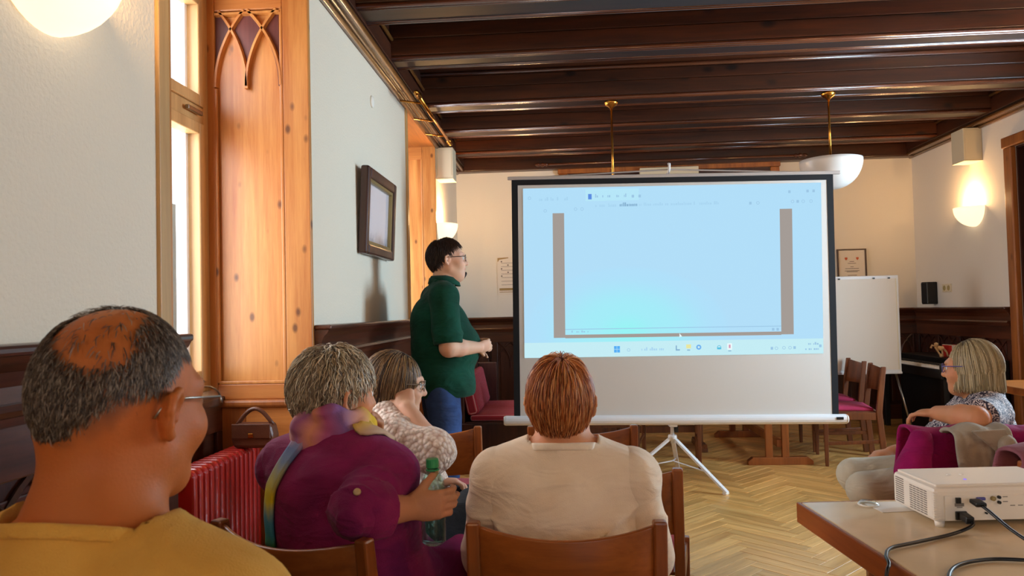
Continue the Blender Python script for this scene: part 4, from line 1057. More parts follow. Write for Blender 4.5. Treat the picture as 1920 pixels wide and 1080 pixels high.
def prim_eval(p, X, Y, Z):
    if p[0] == 'c':
        a, b = p[1], p[2]; ba = b-a; L = max(ba@ba, 1e-9)
        t = np.clip(((X-a[0])*ba[0]+(Y-a[1])*ba[1]+(Z-a[2])*ba[2])/L, 0, 1)
        return np.sqrt((X-a[0]-t*ba[0])**2+(Y-a[1]-t*ba[1])**2+(Z-a[2]-t*ba[2])**2) - (p[3]+t*(p[4]-p[3]))
    if p[0] == 'e':
        c, r, R = p[1], p[2], p[3]; x, y, z = X-c[0], Y-c[1], Z-c[2]
        u = (R[0, 0]*x+R[1, 0]*y+R[2, 0]*z); v = (R[0, 1]*x+R[1, 1]*y+R[2, 1]*z); w = (R[0, 2]*x+R[1, 2]*y+R[2, 2]*z)
        k0 = np.sqrt((u/r[0])**2+(v/r[1])**2+(w/r[2])**2); k1 = np.sqrt((u/r[0]**2)**2+(v/r[1]**2)**2+(w/r[2]**2)**2)+1e-9
        return k0*(k0-1)/k1
    if p[0] == 'y':
        a, b = p[1], p[2]; d = b-a; L = np.linalg.norm(d); d = d/L
        h = (X-a[0])*d[0]+(Y-a[1])*d[1]+(Z-a[2])*d[2]
        rr = np.sqrt(np.maximum((X-a[0])**2+(Y-a[1])**2+(Z-a[2])**2-h*h, 0))
        return np.maximum(rr-p[3], np.abs(h-L/2)-L/2)
    if p[0] == 'b':
        c, hh, rad, R = p[1], p[2], p[3], p[4]; x, y, z = X-c[0], Y-c[1], Z-c[2]
        u = np.abs(R[0, 0]*x+R[1, 0]*y+R[2, 0]*z)-hh[0]; v = np.abs(R[0, 1]*x+R[1, 1]*y+R[2, 1]*z)-hh[1]; w = np.abs(R[0, 2]*x+R[1, 2]*y+R[2, 2]*z)-hh[2]
        return np.sqrt(np.maximum(u, 0)**2+np.maximum(v, 0)**2+np.maximum(w, 0)**2)+np.minimum(np.maximum(u, np.maximum(v, w)), 0)-rad
def axis_pts(lo, hi, h, fine):
    out = [lo]
    while out[-1] < hi:
        s = h
        for a, b, hf in fine:
            if a-h <= out[-1] <= b: s = min(s, hf)
        out.append(out[-1]+s)
    return np.array(out)
def sculpt(sd, h, fine=(), inflate=0.0, post=None, clip=None):
    """blend the shapes on a grid and pull a closed surface out of it; fine = [(lo, hi, step)] boxes with a finer grid"""
    lo, hi = sd.bounds(); pad = inflate+.02; lo = lo-pad; hi = hi+pad
    if clip is not None: lo = np.maximum(lo, clip[0]); hi = np.minimum(hi, clip[1])
    ax = [axis_pts(lo[i], hi[i], h, [(f[0][i], f[1][i], f[2]) for f in fine]) for i in range(3)]
    F = np.full([len(a) for a in ax], FAR, np.float32)
    for p in sd.p:
        k = p[-2]; l, hh = prim_box(p); l = l-FAR-k; hh = hh+FAR+k
        i0 = [max(0, np.searchsorted(ax[i], l[i])-1) for i in range(3)]; i1 = [min(len(ax[i]), np.searchsorted(ax[i], hh[i])+1) for i in range(3)]
        if any(b <= a for a, b in zip(i0, i1)): continue
        sl = tuple(slice(a, b) for a, b in zip(i0, i1))
        X = ax[0][sl[0]][:, None, None]; Y = ax[1][sl[1]][None, :, None]; Z = ax[2][sl[2]][None, None, :]
        d = prim_eval(p, X, Y, Z).astype(np.float32); f = F[sl]
        if p[-1] == 'u':
            q = np.maximum(k-np.abs(f-d), 0)/k; F[sl] = np.minimum(f, d)-q*q*k*.25
        else:
            q = np.maximum(k-np.abs(f+d), 0)/k; F[sl] = np.maximum(f, -d)+q*q*k*.25
    F -= inflate
    if post is not None: F = post(F, ax[0][:, None, None], ax[1][None, :, None], ax[2][None, None, :])
    return nets(F.astype(np.float32), ax)
def nets(F, ax):
    F[0], F[-1] = FAR, FAR; F[:, 0], F[:, -1] = FAR, FAR; F[:, :, 0], F[:, :, -1] = FAR, FAR
    neg = F < 0
    c = np.zeros(tuple(n-1 for n in F.shape), np.uint8)
    for dx in (0, 1):
        for dy in (0, 1):
            for dz in (0, 1): c += neg[dx:F.shape[0]-1+dx, dy:F.shape[1]-1+dy, dz:F.shape[2]-1+dz]
    act = np.argwhere((c > 0) & (c < 8)); idx = np.full(c.shape, -1, np.int64); idx[tuple(act.T)] = np.arange(len(act))
    P = np.zeros((len(act), 3)); W_ = np.zeros(len(act))
    co = [(dx, dy, dz) for dx in (0, 1) for dy in (0, 1) for dz in (0, 1)]
    val = {o: F[act[:, 0]+o[0], act[:, 1]+o[1], act[:, 2]+o[2]] for o in co}
    pos = {o: np.stack([ax[i][act[:, i]+o[i]] for i in range(3)], 1) for o in co}
    for a in co:
        for k in range(3):
            if a[k] == 0:
                b = tuple(a[j]+(1 if j == k else 0) for j in range(3)); fa, fb = val[a], val[b]
                m = (fa < 0) != (fb < 0); t = np.where(m, fa/np.where(m, fa-fb, 1), 0)
                P += np.where(m[:, None], pos[a]+t[:, None]*(pos[b]-pos[a]), 0); W_ += m
    P /= W_[:, None]
    quads = []
    for k in range(3):
        u, v = [(1, 2), (2, 0), (0, 1)][k]
        a = [slice(None)]*3; b = [slice(None)]*3; a[k] = slice(0, -1); b[k] = slice(1, None)
        m = neg[tuple(a)] != neg[tuple(b)]; e = np.argwhere(m)
        e = e[(e[:, u] > 0) & (e[:, v] > 0) & (e[:, u] < F.shape[u]-1) & (e[:, v] < F.shape[v]-1)]
        s = neg[tuple(e.T)]
        def g(du, dv):
            q = e.copy(); q[:, u] += du; q[:, v] += dv; return idx[tuple(q.T)]
        Q = np.stack([g(-1, -1), g(0, -1), g(0, 0), g(-1, 0)], 1); Q[~s] = Q[~s][:, ::-1]; quads.append(Q)
    Q = np.concatenate(quads); Q = Q[(Q >= 0).all(1)]
    return P, Q
def mesh_from(name, P, Q, mat, parent=None, loc=None, smooth=True, tint=None):
    me = bpy.data.meshes.new(name); n = len(Q); w = Q.shape[1]
    me.vertices.add(len(P)); me.vertices.foreach_set('co', np.asarray(P, np.float32).ravel())
    me.loops.add(n*w); me.loops.foreach_set('vertex_index', np.asarray(Q, np.int32).ravel())
    me.polygons.add(n); me.polygons.foreach_set('loop_start', np.arange(n, dtype=np.int32)*w)
    me.polygons.foreach_set('use_smooth', np.full(n, smooth)); me.update(calc_edges=True); me.validate()
    if tint is not None:
        at = me.color_attributes.new('tint', 'FLOAT_COLOR', 'POINT')
        at.data.foreach_set('color', np.concatenate([tint, np.ones((len(P), 1))], 1).astype(np.float32).ravel())
    me.materials.append(M[mat] if isinstance(mat, str) else mat)
    o = bpy.data.objects.new(name, me); COL.objects.link(o)
    if parent is not None: o.parent = parent
    if loc is not None: o.location = loc
    return o
def rotm(yaw=0, pitch=0, roll=0):
    "columns: right, forward, up; yaw turns left, pitch nods up, roll tips to the right"
    return np.array(Matrix.Rotation(math.radians(yaw), 3, 'Z') @ Matrix.Rotation(math.radians(pitch), 3, 'X') @ Matrix.Rotation(math.radians(roll), 3, 'Y'))
def vnoise(X, Y, Z, f, seed=0):
    a = seed*1.7
    return (np.sin(f*X*1.0+1.3*np.sin(f*Y*.7+a)+a)*np.cos(f*Y*1.1+1.1*np.sin(f*Z*.8+a*2))+np.sin(f*Z*.9+1.2*np.sin(f*X*.6+a*3))*np.cos(f*X*.5+f*Y*.4+a))*.5
class Head:
    """a head at world centre c with frame R (columns right, forward, up) and scale s"""
    def __init__(s, c, R, sc=1.0): s.c = np.array(c, float); s.R = np.array(R); s.s = sc
    def w(s, p): return s.c + s.R @ (np.array(p, float)*s.s)
    def wl(s, P): return s.c + (np.asarray(P)*s.s) @ s.R.T
    def add(s, d, ear=True, jaw=1.0, nose=1.0, chin2=0.0):
        S_ = s.s; w = s.w
        def E(c, r, k=.03, op='u', R=None): d.ell(w(c), np.array(r)*S_, k*S_, s.R if R is None else s.R @ R, op)
        def Cn(a, b, r1, r2, k=.012, op='u'): d.cone(w(a), w(b), r1*S_, r2*S_, k*S_, op)
        E((0, -.018, .035), (.076, .098, .088)); E((0, .035, -.035), (.060*jaw, .066, .085), .04); E((0, -.05, .0), (.070, .062, .075), .03)
        E((0, .066, -.098), (.026*jaw, .024, .020), .03); Cn((-.052*jaw, .0, -.06), (-.018, .066, -.10), .020, .018, .03); Cn((.052*jaw, .0, -.06), (.018, .066, -.10), .020, .018, .03)
        if chin2: E((0, .030, -.115), (.052*chin2, .050, .032), .03)
        for x in (-1, 1):
            E((x*.040, .062, -.030), (.026, .026, .026), .03); Cn((x*.046, .066, .026), (x*.012, .090, .022), .012, .013, .02)
            d.ball(w((x*.032, .100, .002)), .019*S_, .014*S_, 's'); d.ball(w((x*.032, .0815, .002)), .0135*S_, .004*S_)
            if ear:
                Re = np.array(Matrix.Rotation(x*math.radians(18), 3, 'Z') @ Matrix.Rotation(math.radians(-12), 3, 'X'))
                def el(y, z, o=0.0): return (np.array((x*.078, -.012, -.008)) + Re @ np.array((x*(.006+o), y*.84, z*.84)))
                E(el(.0, 0, -.001), (.007, .016, .026), .008, R=Re)
                pts = [el(.017, .012, .002), el(.012, .029, .005), el(-.004, .035, .008), el(-.019, .024, .010), el(-.021, .004, .010), el(-.012, -.018, .007), el(.002, -.030, .004)]
                d.chain([w(p) for p in pts], [r*S_ for r in (.0045, .0055, .006, .006, .0055, .006, .0085)], .004*S_)
                d.chain([w(p) for p in (el(.0, .020, .003), el(-.010, .008, .004), el(-.006, -.012, .004))], [r*S_ for r in (.003, .0042, .004)], .004*S_)
                E(el(.007, -.003, .010), (.010, .008, .011), .005, 's', R=Re)
                E(el(.015, -.004, .003), (.004, .004, .007), .005, R=Re)
        Cn((0, .090, .016), (0, .112*nose**.3, -.030), .0085, .0125, .014); E((0, .108, -.033), (.012, .012, .010), .008)
        for x in (-1, 1): E((x*.013, .098, -.034), (.009, .011, .008), .008); d.ball(w((x*.0065, .104, -.041)), .0042*S_, .003*S_, 's')
        Cn((-.020, .084, -.064), (0, .093, -.061), .0065, .008, .008); Cn((.020, .084, -.064), (0, .093, -.061), .0065, .008, .008)
        Cn((-.016, .084, -.073), (.016, .084, -.073), .0085, .0085, .008); Cn((-.024, .090, -.0675), (.024, .090, -.0675), .0018, .0018, .004, 's')
        return d
    def eyes(s, parent, origin):
        for x in (-1, 1):
            q = MB(); q.lathe([(.012*math.sin(a)+1e-4, -.012*math.cos(a)) for a in [PI*i/8 for i in range(9)]], 12)
            e = q.build('eye', 'eye_white', parent, smooth=True); e.location = Vector(s.w((x*.032, .0835, .002)))-Vector(origin); e.scale = [s.s]*3
            q = MB(); q.lathe([(1e-4, .0125), (.003, .0124), (.0056, .0112), (.0056, .010)], 12, axis='y')
            i = q.build('iris', 'eye_iris', e, smooth=True); e.rotation_euler = Matrix(s.R.tolist()).to_euler()
def hand(d, wrist, fdir, palm_n, sc=1.0, curl=(.5, .6, .4), thumb=1, spread=.12, tcurl=.5, kf=.004):
    """fingers along fdir, palm facing palm_n; thumb=+1: thumb on the side fdir x palm_n"""
    w = np.array(wrist, float); f = np.array(fdir, float); f /= np.linalg.norm(f)
    n = np.array(palm_n, float); n -= f*(n@f); n /= np.linalg.norm(n); sd = np.cross(f, n)*thumb
    d.ell(w+f*.045*sc, (.040*sc, .046*sc, .016*sc), .012, np.stack([sd, f, n], 1))
    d.ell(w+f*.028*sc+sd*.024*sc+n*.008*sc, (.017*sc, .030*sc, .015*sc), .012, np.stack([sd, f, n], 1))
    L = [(.040, .024, .020), (.045, .028, .021), (.042, .026, .021), (.033, .020, .018)]
    for i in range(4):
        off = (.027-.018*i)*sc; base = w+f*(.082-.004*abs(i-1.2))*sc+sd*off
        d.cone(w+f*.03*sc+sd*off*.6, base, .0115*sc, .0105*sc, .010)
        a = 0.0; p = base; dirf = f+sd*spread*(1.2-i)*.6; dirf /= np.linalg.norm(dirf)
        for j in range(3):
            a += curl[j]*(1+.06*i); dv = dirf*math.cos(a)+n*math.sin(a); q = p+dv*L[i][j]*sc
            d.cone(p, q, (.0098-.0011*j)*sc, (.0090-.0012*j)*sc, kf); p = q
    p = w+f*.022*sc+sd*.030*sc+n*.006*sc; a = 0.0
    for j, (l, r) in enumerate(((.036, .0125), (.030, .0105), (.024, .009))):
        a = .25+tcurl*j; dv = f*math.cos(.75)*1.0+sd*math.sin(.75)*(1-.45*j*tcurl)+n*math.sin(a); dv /= np.linalg.norm(dv); q = p+dv*l*sc
        d.cone(p, q, r*sc, r*.88*sc, kf*1.5); p = q
    return d
# ---- hair made of strands that start on the scalp and flow over it
def hair(name, head, parent, origin, n, root_ok, flow, seg, step, lift, rad, cols, wave=0.0, seed=1, mat='hair', cap=None, gravity=0.0, er=None, ec=None, jit=.25, lvar=.35, sides=3, hang=-9.0, zcut=-9.0):
    """root_ok(dir)->mask over unit directions; flow(P, t)->direction; lift = (root, tip) height above the skull"""
    g = np.random.default_rng(seed); er = np.array(er or (.078, .100, .090)); ec = np.array(ec or (0, -.020, .033))
    u = g.normal(size=(n*6, 3)); u /= np.linalg.norm(u, axis=1)[:, None]; u = u[root_ok(u)][:n]; n = len(u)
    P = ec+u*er; pts = [P]; ph = g.uniform(0, 6.28, (n, 1)); ln = 1+lvar*g.uniform(-1, 1, (n, 1)); jv = g.normal(size=(n, 3))*jit
    for t in range(1, seg+1):
        v = flow(P, t/seg)+jv+g.normal(size=(n, 3))*jit*.4
        if wave: v = v+wave*np.sin(ph+t*1.5)*np.stack([np.cos(ph[:, 0]*3), np.sin(ph[:, 0]*3), 0*ph[:, 0]], 1)
        v[:, 2] -= gravity*(t/seg)
        v[:, :2] *= np.where(P[:, 2:3] < hang, .12, 1)
        nrm = (P-ec)/er**2; nrm /= np.linalg.norm(nrm, axis=1)[:, None]
        free = (P[:, 2] < hang)[:, None]
        v = np.where(free, v, v-nrm*(v*nrm).sum(1)[:, None]*.85); v /= np.linalg.norm(v, axis=1)[:, None]+1e-9
        P = P+v*step*ln*(P[:, 2:3] > zcut+.012*np.sin(ph*3))
        q = (P-ec)/er; r = np.linalg.norm(q, axis=1)[:, None]; h = 1+(lift[0]+(lift[1]-lift[0])*min(1, t/seg*1.6))/er.mean()*(1+.25*np.sin(ph*2.3))
        P = np.where(free, np.where(r < h*.97, ec+q/r*h*.97*er, P), ec+q/r*np.where(r < h, h, np.minimum(r, h+.06))*er)
        pts.append(P)
    A = np.stack(pts, 1); T = np.gradient(A, axis=1); T /= np.linalg.norm(T, axis=2)[..., None]+1e-9
    o = (A-ec); sdv = np.cross(T, o); sdv /= np.linalg.norm(sdv, axis=2)[..., None]+1e-9; nv = np.cross(sdv, T)
    prof = np.array([1.0]+[1.0]*(seg-2)+[.75, .15])[:seg+1]; ring = []
    rv = rad*(.7+.6*g.random((n, 1)))
    for k in range(sides):
        a = 2*PI*k/sides+PI/2; ring.append(A+(sdv*math.cos(a)*1.35+nv*math.sin(a)*.7)*(rv*prof)[..., None])
    V = np.stack(ring, 2)                     # n, seg+1, sides, 3
    idx = np.arange(n*(seg+1)*sides).reshape(n, seg+1, sides); Q = []
    for k in range(sides):
        k2 = (k+1) % sides; Q.append(np.stack([idx[:, :-1, k], idx[:, :-1, k2], idx[:, 1:, k2], idx[:, 1:, k]], -1).reshape(-1, 4))
    Q = np.concatenate(Q); C = np.array([rgb(c) for c in cols]); ci = g.random(n)**1.0*(len(C)-1); a = ci.astype(int); b = np.minimum(a+1, len(C)-1); f = (ci-a)[:, None]
    col = C[a]*(1-f)+C[b]*f; col = col*(.8+.4*g.random((n, 1)))
    tint = np.repeat(col, (seg+1)*sides, axis=0)
    W3 = head.wl(V.reshape(-1, 3))-np.array(origin)
    ob = mesh_from(name, W3, Q, mat, parent, tint=tint)
    if cap is not None:      # thin scalp layer of the same hair under the strands
        nu, nvv = 40, 24; us = np.linspace(0, 2*PI, nu, endpoint=False); vs = np.linspace(.02, PI-.02, nvv)
        U, Vv = np.meshgrid(us, vs, indexing='ij'); D = np.stack([np.sin(Vv)*np.cos(U), np.sin(Vv)*np.sin(U), np.cos(Vv)], -1)
        ok = root_ok(D.reshape(-1, 3)).reshape(nu, nvv); PP = (ec+D*(er+cap)).reshape(-1, 3); ii = np.arange(nu*nvv).reshape(nu, nvv); F4 = []
        for i in range(nu):
            for j in range(nvv-1):
                i2 = (i+1) % nu
                if ok[i, j] and ok[i2, j] and ok[i, j+1] and ok[i2, j+1]: F4.append((ii[i, j], ii[i, j+1], ii[i2, j+1], ii[i2, j]))
        tc = np.tile(C[0]*.55, (nu*nvv, 1)); mesh_from('hair_base', head.wl(PP)-np.array(origin), np.array(F4), mat, ob, tint=tc)
    return ob
def ribbon(name, pts, width, normal, mat, parent, origin, cols=None, thick=.006, wav=0.0, wrap=None):
    "cloth band along world points; normal = facing direction per point or one for all"
    P = [Vector(p)-Vector(origin) for p in pts]; out = []; m = 6; up_ = []
    for i in range(len(P)-1):
        p0, p1, p2, p3 = P[max(i-1, 0)], P[i], P[i+1], P[min(i+2, len(P)-1)]
        for k in range(m):
            s = k/m; out.append(.5*((2*p1)+(p2-p0)*s+(2*p0-5*p1+4*p2-p3)*s*s+(3*p1-p0-3*p2+p3)*s**3)); up_.append((i+s)/(len(P)-1))
    out.append(P[-1]); up_.append(1.0); G_ = []; nn = 8; tint = []
    for i, p in enumerate(out):
        t = (out[min(i+1, len(out)-1)]-out[max(i-1, 0)]).normalized(); f = up_[i]*(len(pts)-1); a = int(min(f, len(pts)-1.001)); fr = f-a
        nm = Vector(normal[a]).lerp(Vector(normal[min(a+1, len(pts)-1)]), fr) if isinstance(normal, list) else Vector(normal)
        nm = (nm-t*nm.dot(t)).normalized(); sd = t.cross(nm); row = []
        w = width(up_[i]) if callable(width) else width
        for j in range(nn+1):
            v = -1+2*j/nn; row.append(tuple(p+sd*v*w/2+nm*(wav*math.sin(v*6.0+i*.35)+.004*(1-v*v)))); tint.append(cols(up_[i], v) if cols else (1, 1, 1))
        G_.append(row)
    V = np.array([q for r in G_ for q in r]); b = nn+1
    Q = np.array([(i*b+j, i*b+j+1, (i+1)*b+j+1, (i+1)*b+j) for i in range(len(G_)-1) for j in range(nn)])
    o = mesh_from(name, V, Q, mat, parent, tint=np.array(tint))
    if wrap is not None:
        sw = o.modifiers.new('wrap', 'SHRINKWRAP'); sw.target = wrap; sw.wrap_method = 'NEAREST_SURFACEPOINT'; sw.wrap_mode = 'ABOVE_SURFACE'; sw.offset = thick*.9
    md = o.modifiers.new('solid', 'SOLIDIFY'); md.thickness = thick; md.offset = 0
    return o
def shirt(name, parent, O, d, mat, h, infl, fold, nc, nn, nr, fine=(), band=.011, bmat=None, nry=None):
    """cloth body following the figure, open at the neck: nc centre, nn axis of the neckline, nr its reach; with a knitted neckband"""
    nc = np.array(nc, float); nn = np.array(nn, float); nn /= np.linalg.norm(nn)
    def sr_(X, Y, Z):
        s = (X-nc[0])*nn[0]+(Y-nc[1])*nn[1]+(Z-nc[2])*nn[2]
        if nry: return s, nr*np.sqrt(((X-nc[0])/nr)**2+((Y-nc[1])/nry)**2)
        return s, np.sqrt(np.maximum((X-nc[0])**2+(Y-nc[1])**2+(Z-nc[2])**2-s*s, 0))
    def post(F, X, Y, Z):
        F = fold(F, X, Y, Z); s, r = sr_(X, Y, Z); return np.where((r < nr) & (s > -.05), np.maximum(F, s), F).astype(np.float32)
    P, Q = sculpt(d, h, fine, infl, post); o = mesh_from(name, P-np.array(O), Q, mat, parent)
    if band:
        def bpost(F, X, Y, Z):
            s, r = sr_(X, Y, Z); return np.maximum(np.maximum(fold(F, X, Y, Z), np.abs(s+band*.6)-band*.8), r-nr).astype(np.float32)
        P, Q = sculpt(d, .0045, (), infl+.0055, bpost, (nc-(nry or nr)-.02, nc+(nry or nr)+.02)); mesh_from('neckband', P-np.array(O), Q, bmat or mat, o)
    return o
def sleeve_part(parent, O, sh, el, frac, r0, r1, mat, infl=.010, fold=None, fine=.008, tail=None):
    sh = np.array(sh, float); el = np.array(el, float); L = np.linalg.norm(el-sh); u = (el-sh)/L; d = SD()
    d.ball(sh, r0*1.03, .02); d.cone(sh, el, r0, r1, .02)
    if tail is not None: t = np.array(tail, float); d.cone(el, t, r1*.97, r1*.86, .02)
    if frac < 1: d.cyl(sh+u*L*frac, sh+u*(L+.2), .13, .004, 's')
    P, Q = sculpt(d, fine, (), infl, fold); return mesh_from('sleeve', P-np.array(O), Q, mat, parent)
M['skin'] = attr_mat('skin', .55, .28, .15, 260, sss=.12)
M['hair'] = attr_mat('hair_strands', .42, .45, 0)
M['tinted'] = attr_mat('dyed_cloth', .85, .2, .25, 380)
M['eye_white'] = plain('eye_white', '#e8e2dc', .2); M['eye_iris'] = plain('eye_iris', '#3a2a1e', .15)
# ================================================================ PEOPLE
V3 = lambda *a: np.array(a, float)
SK = {'warm': rgb('#c98a62'), 'pale': rgb('#d9a98c'), 'tan': rgb('#b2642f')}
def core(d, R, hip, chest, neck, shl, shr, g=1.0, depth=1.0, belly=0.0, bust=0.0, sr=.060):
    hip, chest, neck, shl, shr = map(lambda a: np.array(a, float), (hip, chest, neck, shl, shr))
    f = R[:, 1]; r = R[:, 0]
    d.ell(hip, (.170*g, .130*depth, .125), .06, R)
    d.ell((hip+chest)/2+f*(.01+belly*.4), (.150*g, .112*depth+belly*.6, .165), .07, R)
    d.ell(chest, (.158*g, .112*depth, .165), .07, R)
    if bust:
        for s in (-1, 1): d.ell(chest+f*.085*depth+r*s*.075*g-V3(0, 0, .03), (.07, .06*bust, .075), .05, R)
    d.cone(shl, shr, sr, sr, .05)
    for s in (shl, shr): d.cone(neck+V3(0, 0, .015), neck*.30+s*.70+V3(0, 0, .0), .050, .056, .05)
    return d
def arm(d, sh, el, wr, r=(.058, .047, .043, .029), k=.03, upto=1.0):
    sh, el, wr = map(lambda a: np.array(a, float), (sh, el, wr))
    d.ball(sh, r[0]*1.08, k); d.cone(sh, el, r[0], r[1], k)
    if upto > 0:
        m = el+(wr-el)*.35; d.cone(el, m, r[1]*.98, r[2]*1.02, .015)
        e = el+(wr-el)*upto; d.cone(m, e, r[2], r[2]+(r[3]-r[2])*upto, .015) if upto > .36 else None
    return d
def leg(d, hip, kn, an, r=(.088, .062, .058, .038), k=.03):
    hip, kn, an = map(lambda a: np.array(a, float), (hip, kn, an))
    d.cone(hip, kn, r[0], r[1], k); m = kn+(an-kn)*.35; d.cone(kn, m, r[1]*.95, r[2], .02); d.cone(m, an, r[2], r[3], .02); return d
def folds(amp, f=26., seed=1, axis=None):
    def fn(F, X, Y, Z):
        n = vnoise(X, Y, Z, f*.40, seed); q = f*.55*(Z*1.0+.45*X*np.sin(seed)+.3*Y)+2.6*n
        return F + (-1.5*amp*(1-np.abs(np.sin(q)))**2*np.clip(.45+n, 0, 1)+amp*.6*n).astype(np.float32)
    return fn
def shoes(name, parent, origin, spots, mat):
    for (a, t) in spots:
        d = SD(); a = np.array(a, float); t = np.array(t, float); fl = min(a[2], t[2])-.041
        d.cone(a, t, .043, .036, .02); d.cone(a+V3(0, 0, .05), a, .042, .045, .02)
        def cut(F, X, Y, Z): return np.maximum(F, (fl+.005-Z)+0*X+0*Y).astype(np.float32)
        P, Q = sculpt(d, .010, post=cut); mesh_from('shoe', P-np.array(origin), Q, mat, parent)
def skin_body(label, origin, d, fine, base, h=.013, tintf=None):
    P, Q = sculpt(d, h, fine); n = vnoise(P[:, 0], P[:, 1], P[:, 2], 38., 2)[:, None]
    T = np.array(base)*(1+.07*n)*np.ones((len(P), 1)); T[:, 1] *= 1-.05*n[:, 0]
    if tintf is not None: T = tintf(P, T)
    o = mesh_from('person', P-np.array(origin), Q, 'skin', None, origin, tint=T)
    return tag(o, label, 'person')
def headbox(h, r=.16): return (h.c-r, h.c+r)
def face_tint(h, lips=(.95, .62, .60)):
    def fn(P, T):
        q = (P-h.c) @ h.R/h.s
        lip = np.exp(-((q[:, 0]/.022)**2+((q[:, 1]-.095)/.02)**2+((q[:, 2]+.067)/.010)**2)*1.2)[:, None]
        chk = np.exp(-(((np.abs(q[:, 0])-.045)/.025)**2+((q[:, 1]-.07)/.035)**2+((q[:, 2]+.03)/.025)**2))[:, None]
        ear = np.exp(-(((np.abs(q[:, 0])-.082)/.012)**2+((q[:, 1]+.01)/.03)**2+((q[:, 2]+.01)/.035)**2))[:, None]
        return T*(1-lip*(1-np.array(lips)))*(1-.5*(chk+ear)*(1-np.array((1.0, .80, .76))))
    return fn
def scalp(front=.66, low=-.80):
    def ok(u):
        az = np.degrees(np.arctan2(np.abs(u[:, 0]), u[:, 1]))
        return u[:, 2] > np.interp(az, [0, 40, 65, 85, 100, 120, 150, 180], [front, front-.08, .42, .12, -.10, -.55, low+.03, low])
    return ok
ER, EC = (.079, .104, .104), (0, -.022, .022)
def radial(crown, down=.5, side=0.0):
    cr = np.array(crown)
    def fl(P, t):
        v = (P-cr); v = v/(np.linalg.norm(v, axis=1)[:, None]+1e-6); v = v+np.array((0, 0, -down)); return v
    return fl
def glasses(h, parent, origin, mat, w=.027, hh=.021, rimr=.0016, rimless=False):
    o = np.array(origin); q = MB(); top = MB()
    def L(p): return tuple(h.w(p)-o)
    for s in (-1, 1):
        ring = [L((s*.033+w*math.cos(a), .108-.006*abs(math.cos(a)), .002+hh*math.sin(a))) for a in [2*PI*i/18 for i in range(19)]]
        if not rimless: q.tube(ring, rimr, 6)
        else: q.tube(ring[:10], rimr, 6)
        q.tube([L((s*.060, .103, .010)), L((s*.076, .085, .012)), L((s*.083, .02, .012)), L((s*.083, -.015, .010)), L((s*.080, -.030, -.012))], rimr*1.15, 6)
    q.tube([L((-.007, .108, .006)), L((0, .112, .009)), L((.007, .108, .006))], rimr, 6)
    g = q.build('glasses', mat, parent, smooth=True)
    for s in (-1, 1):
        m = MB(); n = 18
        for yy in (.1045, .1065): m.v += [L((s*.033+w*math.cos(2*PI*i/n), yy, .002+hh*math.sin(2*PI*i/n))) for i in range(n)]
        m.f = [tuple(range(n)), tuple(range(2*n-1, n-1, -1))] + [(i, (i+1) % n, (i+1) % n+n, i+n) for i in range(n)]
        m.build('lens', 'lens', g)
    return g
def cut_cyl(d, a, b, r): d.cyl(a, b, r, .004, 's')

# ---------------------------------------------------------------- the balding man in front, lower left
O = V3(-.56, .86, 0); Rb = rotm(-12)
hd = Head((-.562, .930, 1.192), rotm(-17, -5, 2), .98)
hip, chest, nk = (-.555, .83, .57), (-.57, .83, .86), V3(-.572, .872, 1.035)
shl, shr = (-.775, .91, .955), (-.380, .825, .955)
ell_, elr, wrl, wrr = (-.83, .98, .68), (-.33, .93, .66), (-.66, 1.20, .66), (-.44, 1.20, .64)
d = SD(); core(d, Rb, hip, chest, nk, shl, shr, 1.08, 1.05, .05)
d.cone(nk+V3(0, -.008, -.02), hd.w((0, -.030, -.045)), .072, .066, .03); d.cone(nk+V3(.02, .01, 0), hd.w((.045, .0, -.05)), .040, .030, .03)
hd.add(d, nose=1.1); arm(d, shl, ell_, wrl); arm(d, shr, elr, wrr)
hand(d, wrl, (.5, .85, -.1), (0, -.1, -1), 1.0, thumb=1); hand(d, wrr, (-.4, .9, -.1), (0, -.1, -1), 1.0, thumb=-1)
leg(d, (-.66, .86, .53), (-.70, 1.32, .53), (-.72, 1.36, .10)); leg(d, (-.46, .84, .53), (-.44, 1.30, .53), (-.42, 1.34, .10))
BALD = V3(.30, -.48, .82); BALD /= np.linalg.norm(BALD)
def bald_density(u):
    c = u @ BALD; n = vnoise(u[:, 0], u[:, 1], u[:, 2], 7., 5)
    return np.clip((.86+.10*n-c)*6.0, 0.04, 1)*np.clip(1.15-.9*np.clip((u[:, 1]-.35)*2, 0, 1)*0, 0, 1)
sc_ok = scalp(.55, -.86)
ft = face_tint(hd)
def t_man(P, T):
    T = ft(P, T); q = (P-hd.c) @ hd.R/hd.s; u = (q-np.array(EC))/np.array(ER); r = np.linalg.norm(u, axis=1); un = u/r[:, None]
    az = np.degrees(np.arctan2(np.abs(un[:, 0]), un[:, 1])); zm = np.interp(az, [0, 40, 65, 85, 100, 120, 150, 180], [.55, .47, .42, .12, -.10, -.45, -.62, -.66])
    m = np.clip((un[:, 2]-zm)/.22+.3*vnoise(un[:, 0], un[:, 1], un[:, 2], 14., 3), 0, 1)*(r > .8)*np.clip((1.2-r)/.08, 0, 1)*(np.abs(q[:, 0]) < .083); dn = bald_density(un)*m
    return T*(1-.62*dn[:, None])+np.array(rgb('#3a2f28'))*.62*dn[:, None]
man = skin_body('balding man with glasses in a yellow t-shirt, back of head to the viewer', O, d, [(hd.c-.17, hd.c+.17, .0045), (V3(*wrl)-.16, V3(*wrl)+.16, .006), (V3(*wrr)-.16, V3(*wrr)+.16, .006)], SK['tan'], .013, t_man)
hd.eyes(man, O)
glasses(hd, man, O, 'steel', .030, .021, .0014, True)
g0 = np.random.default_rng(3)
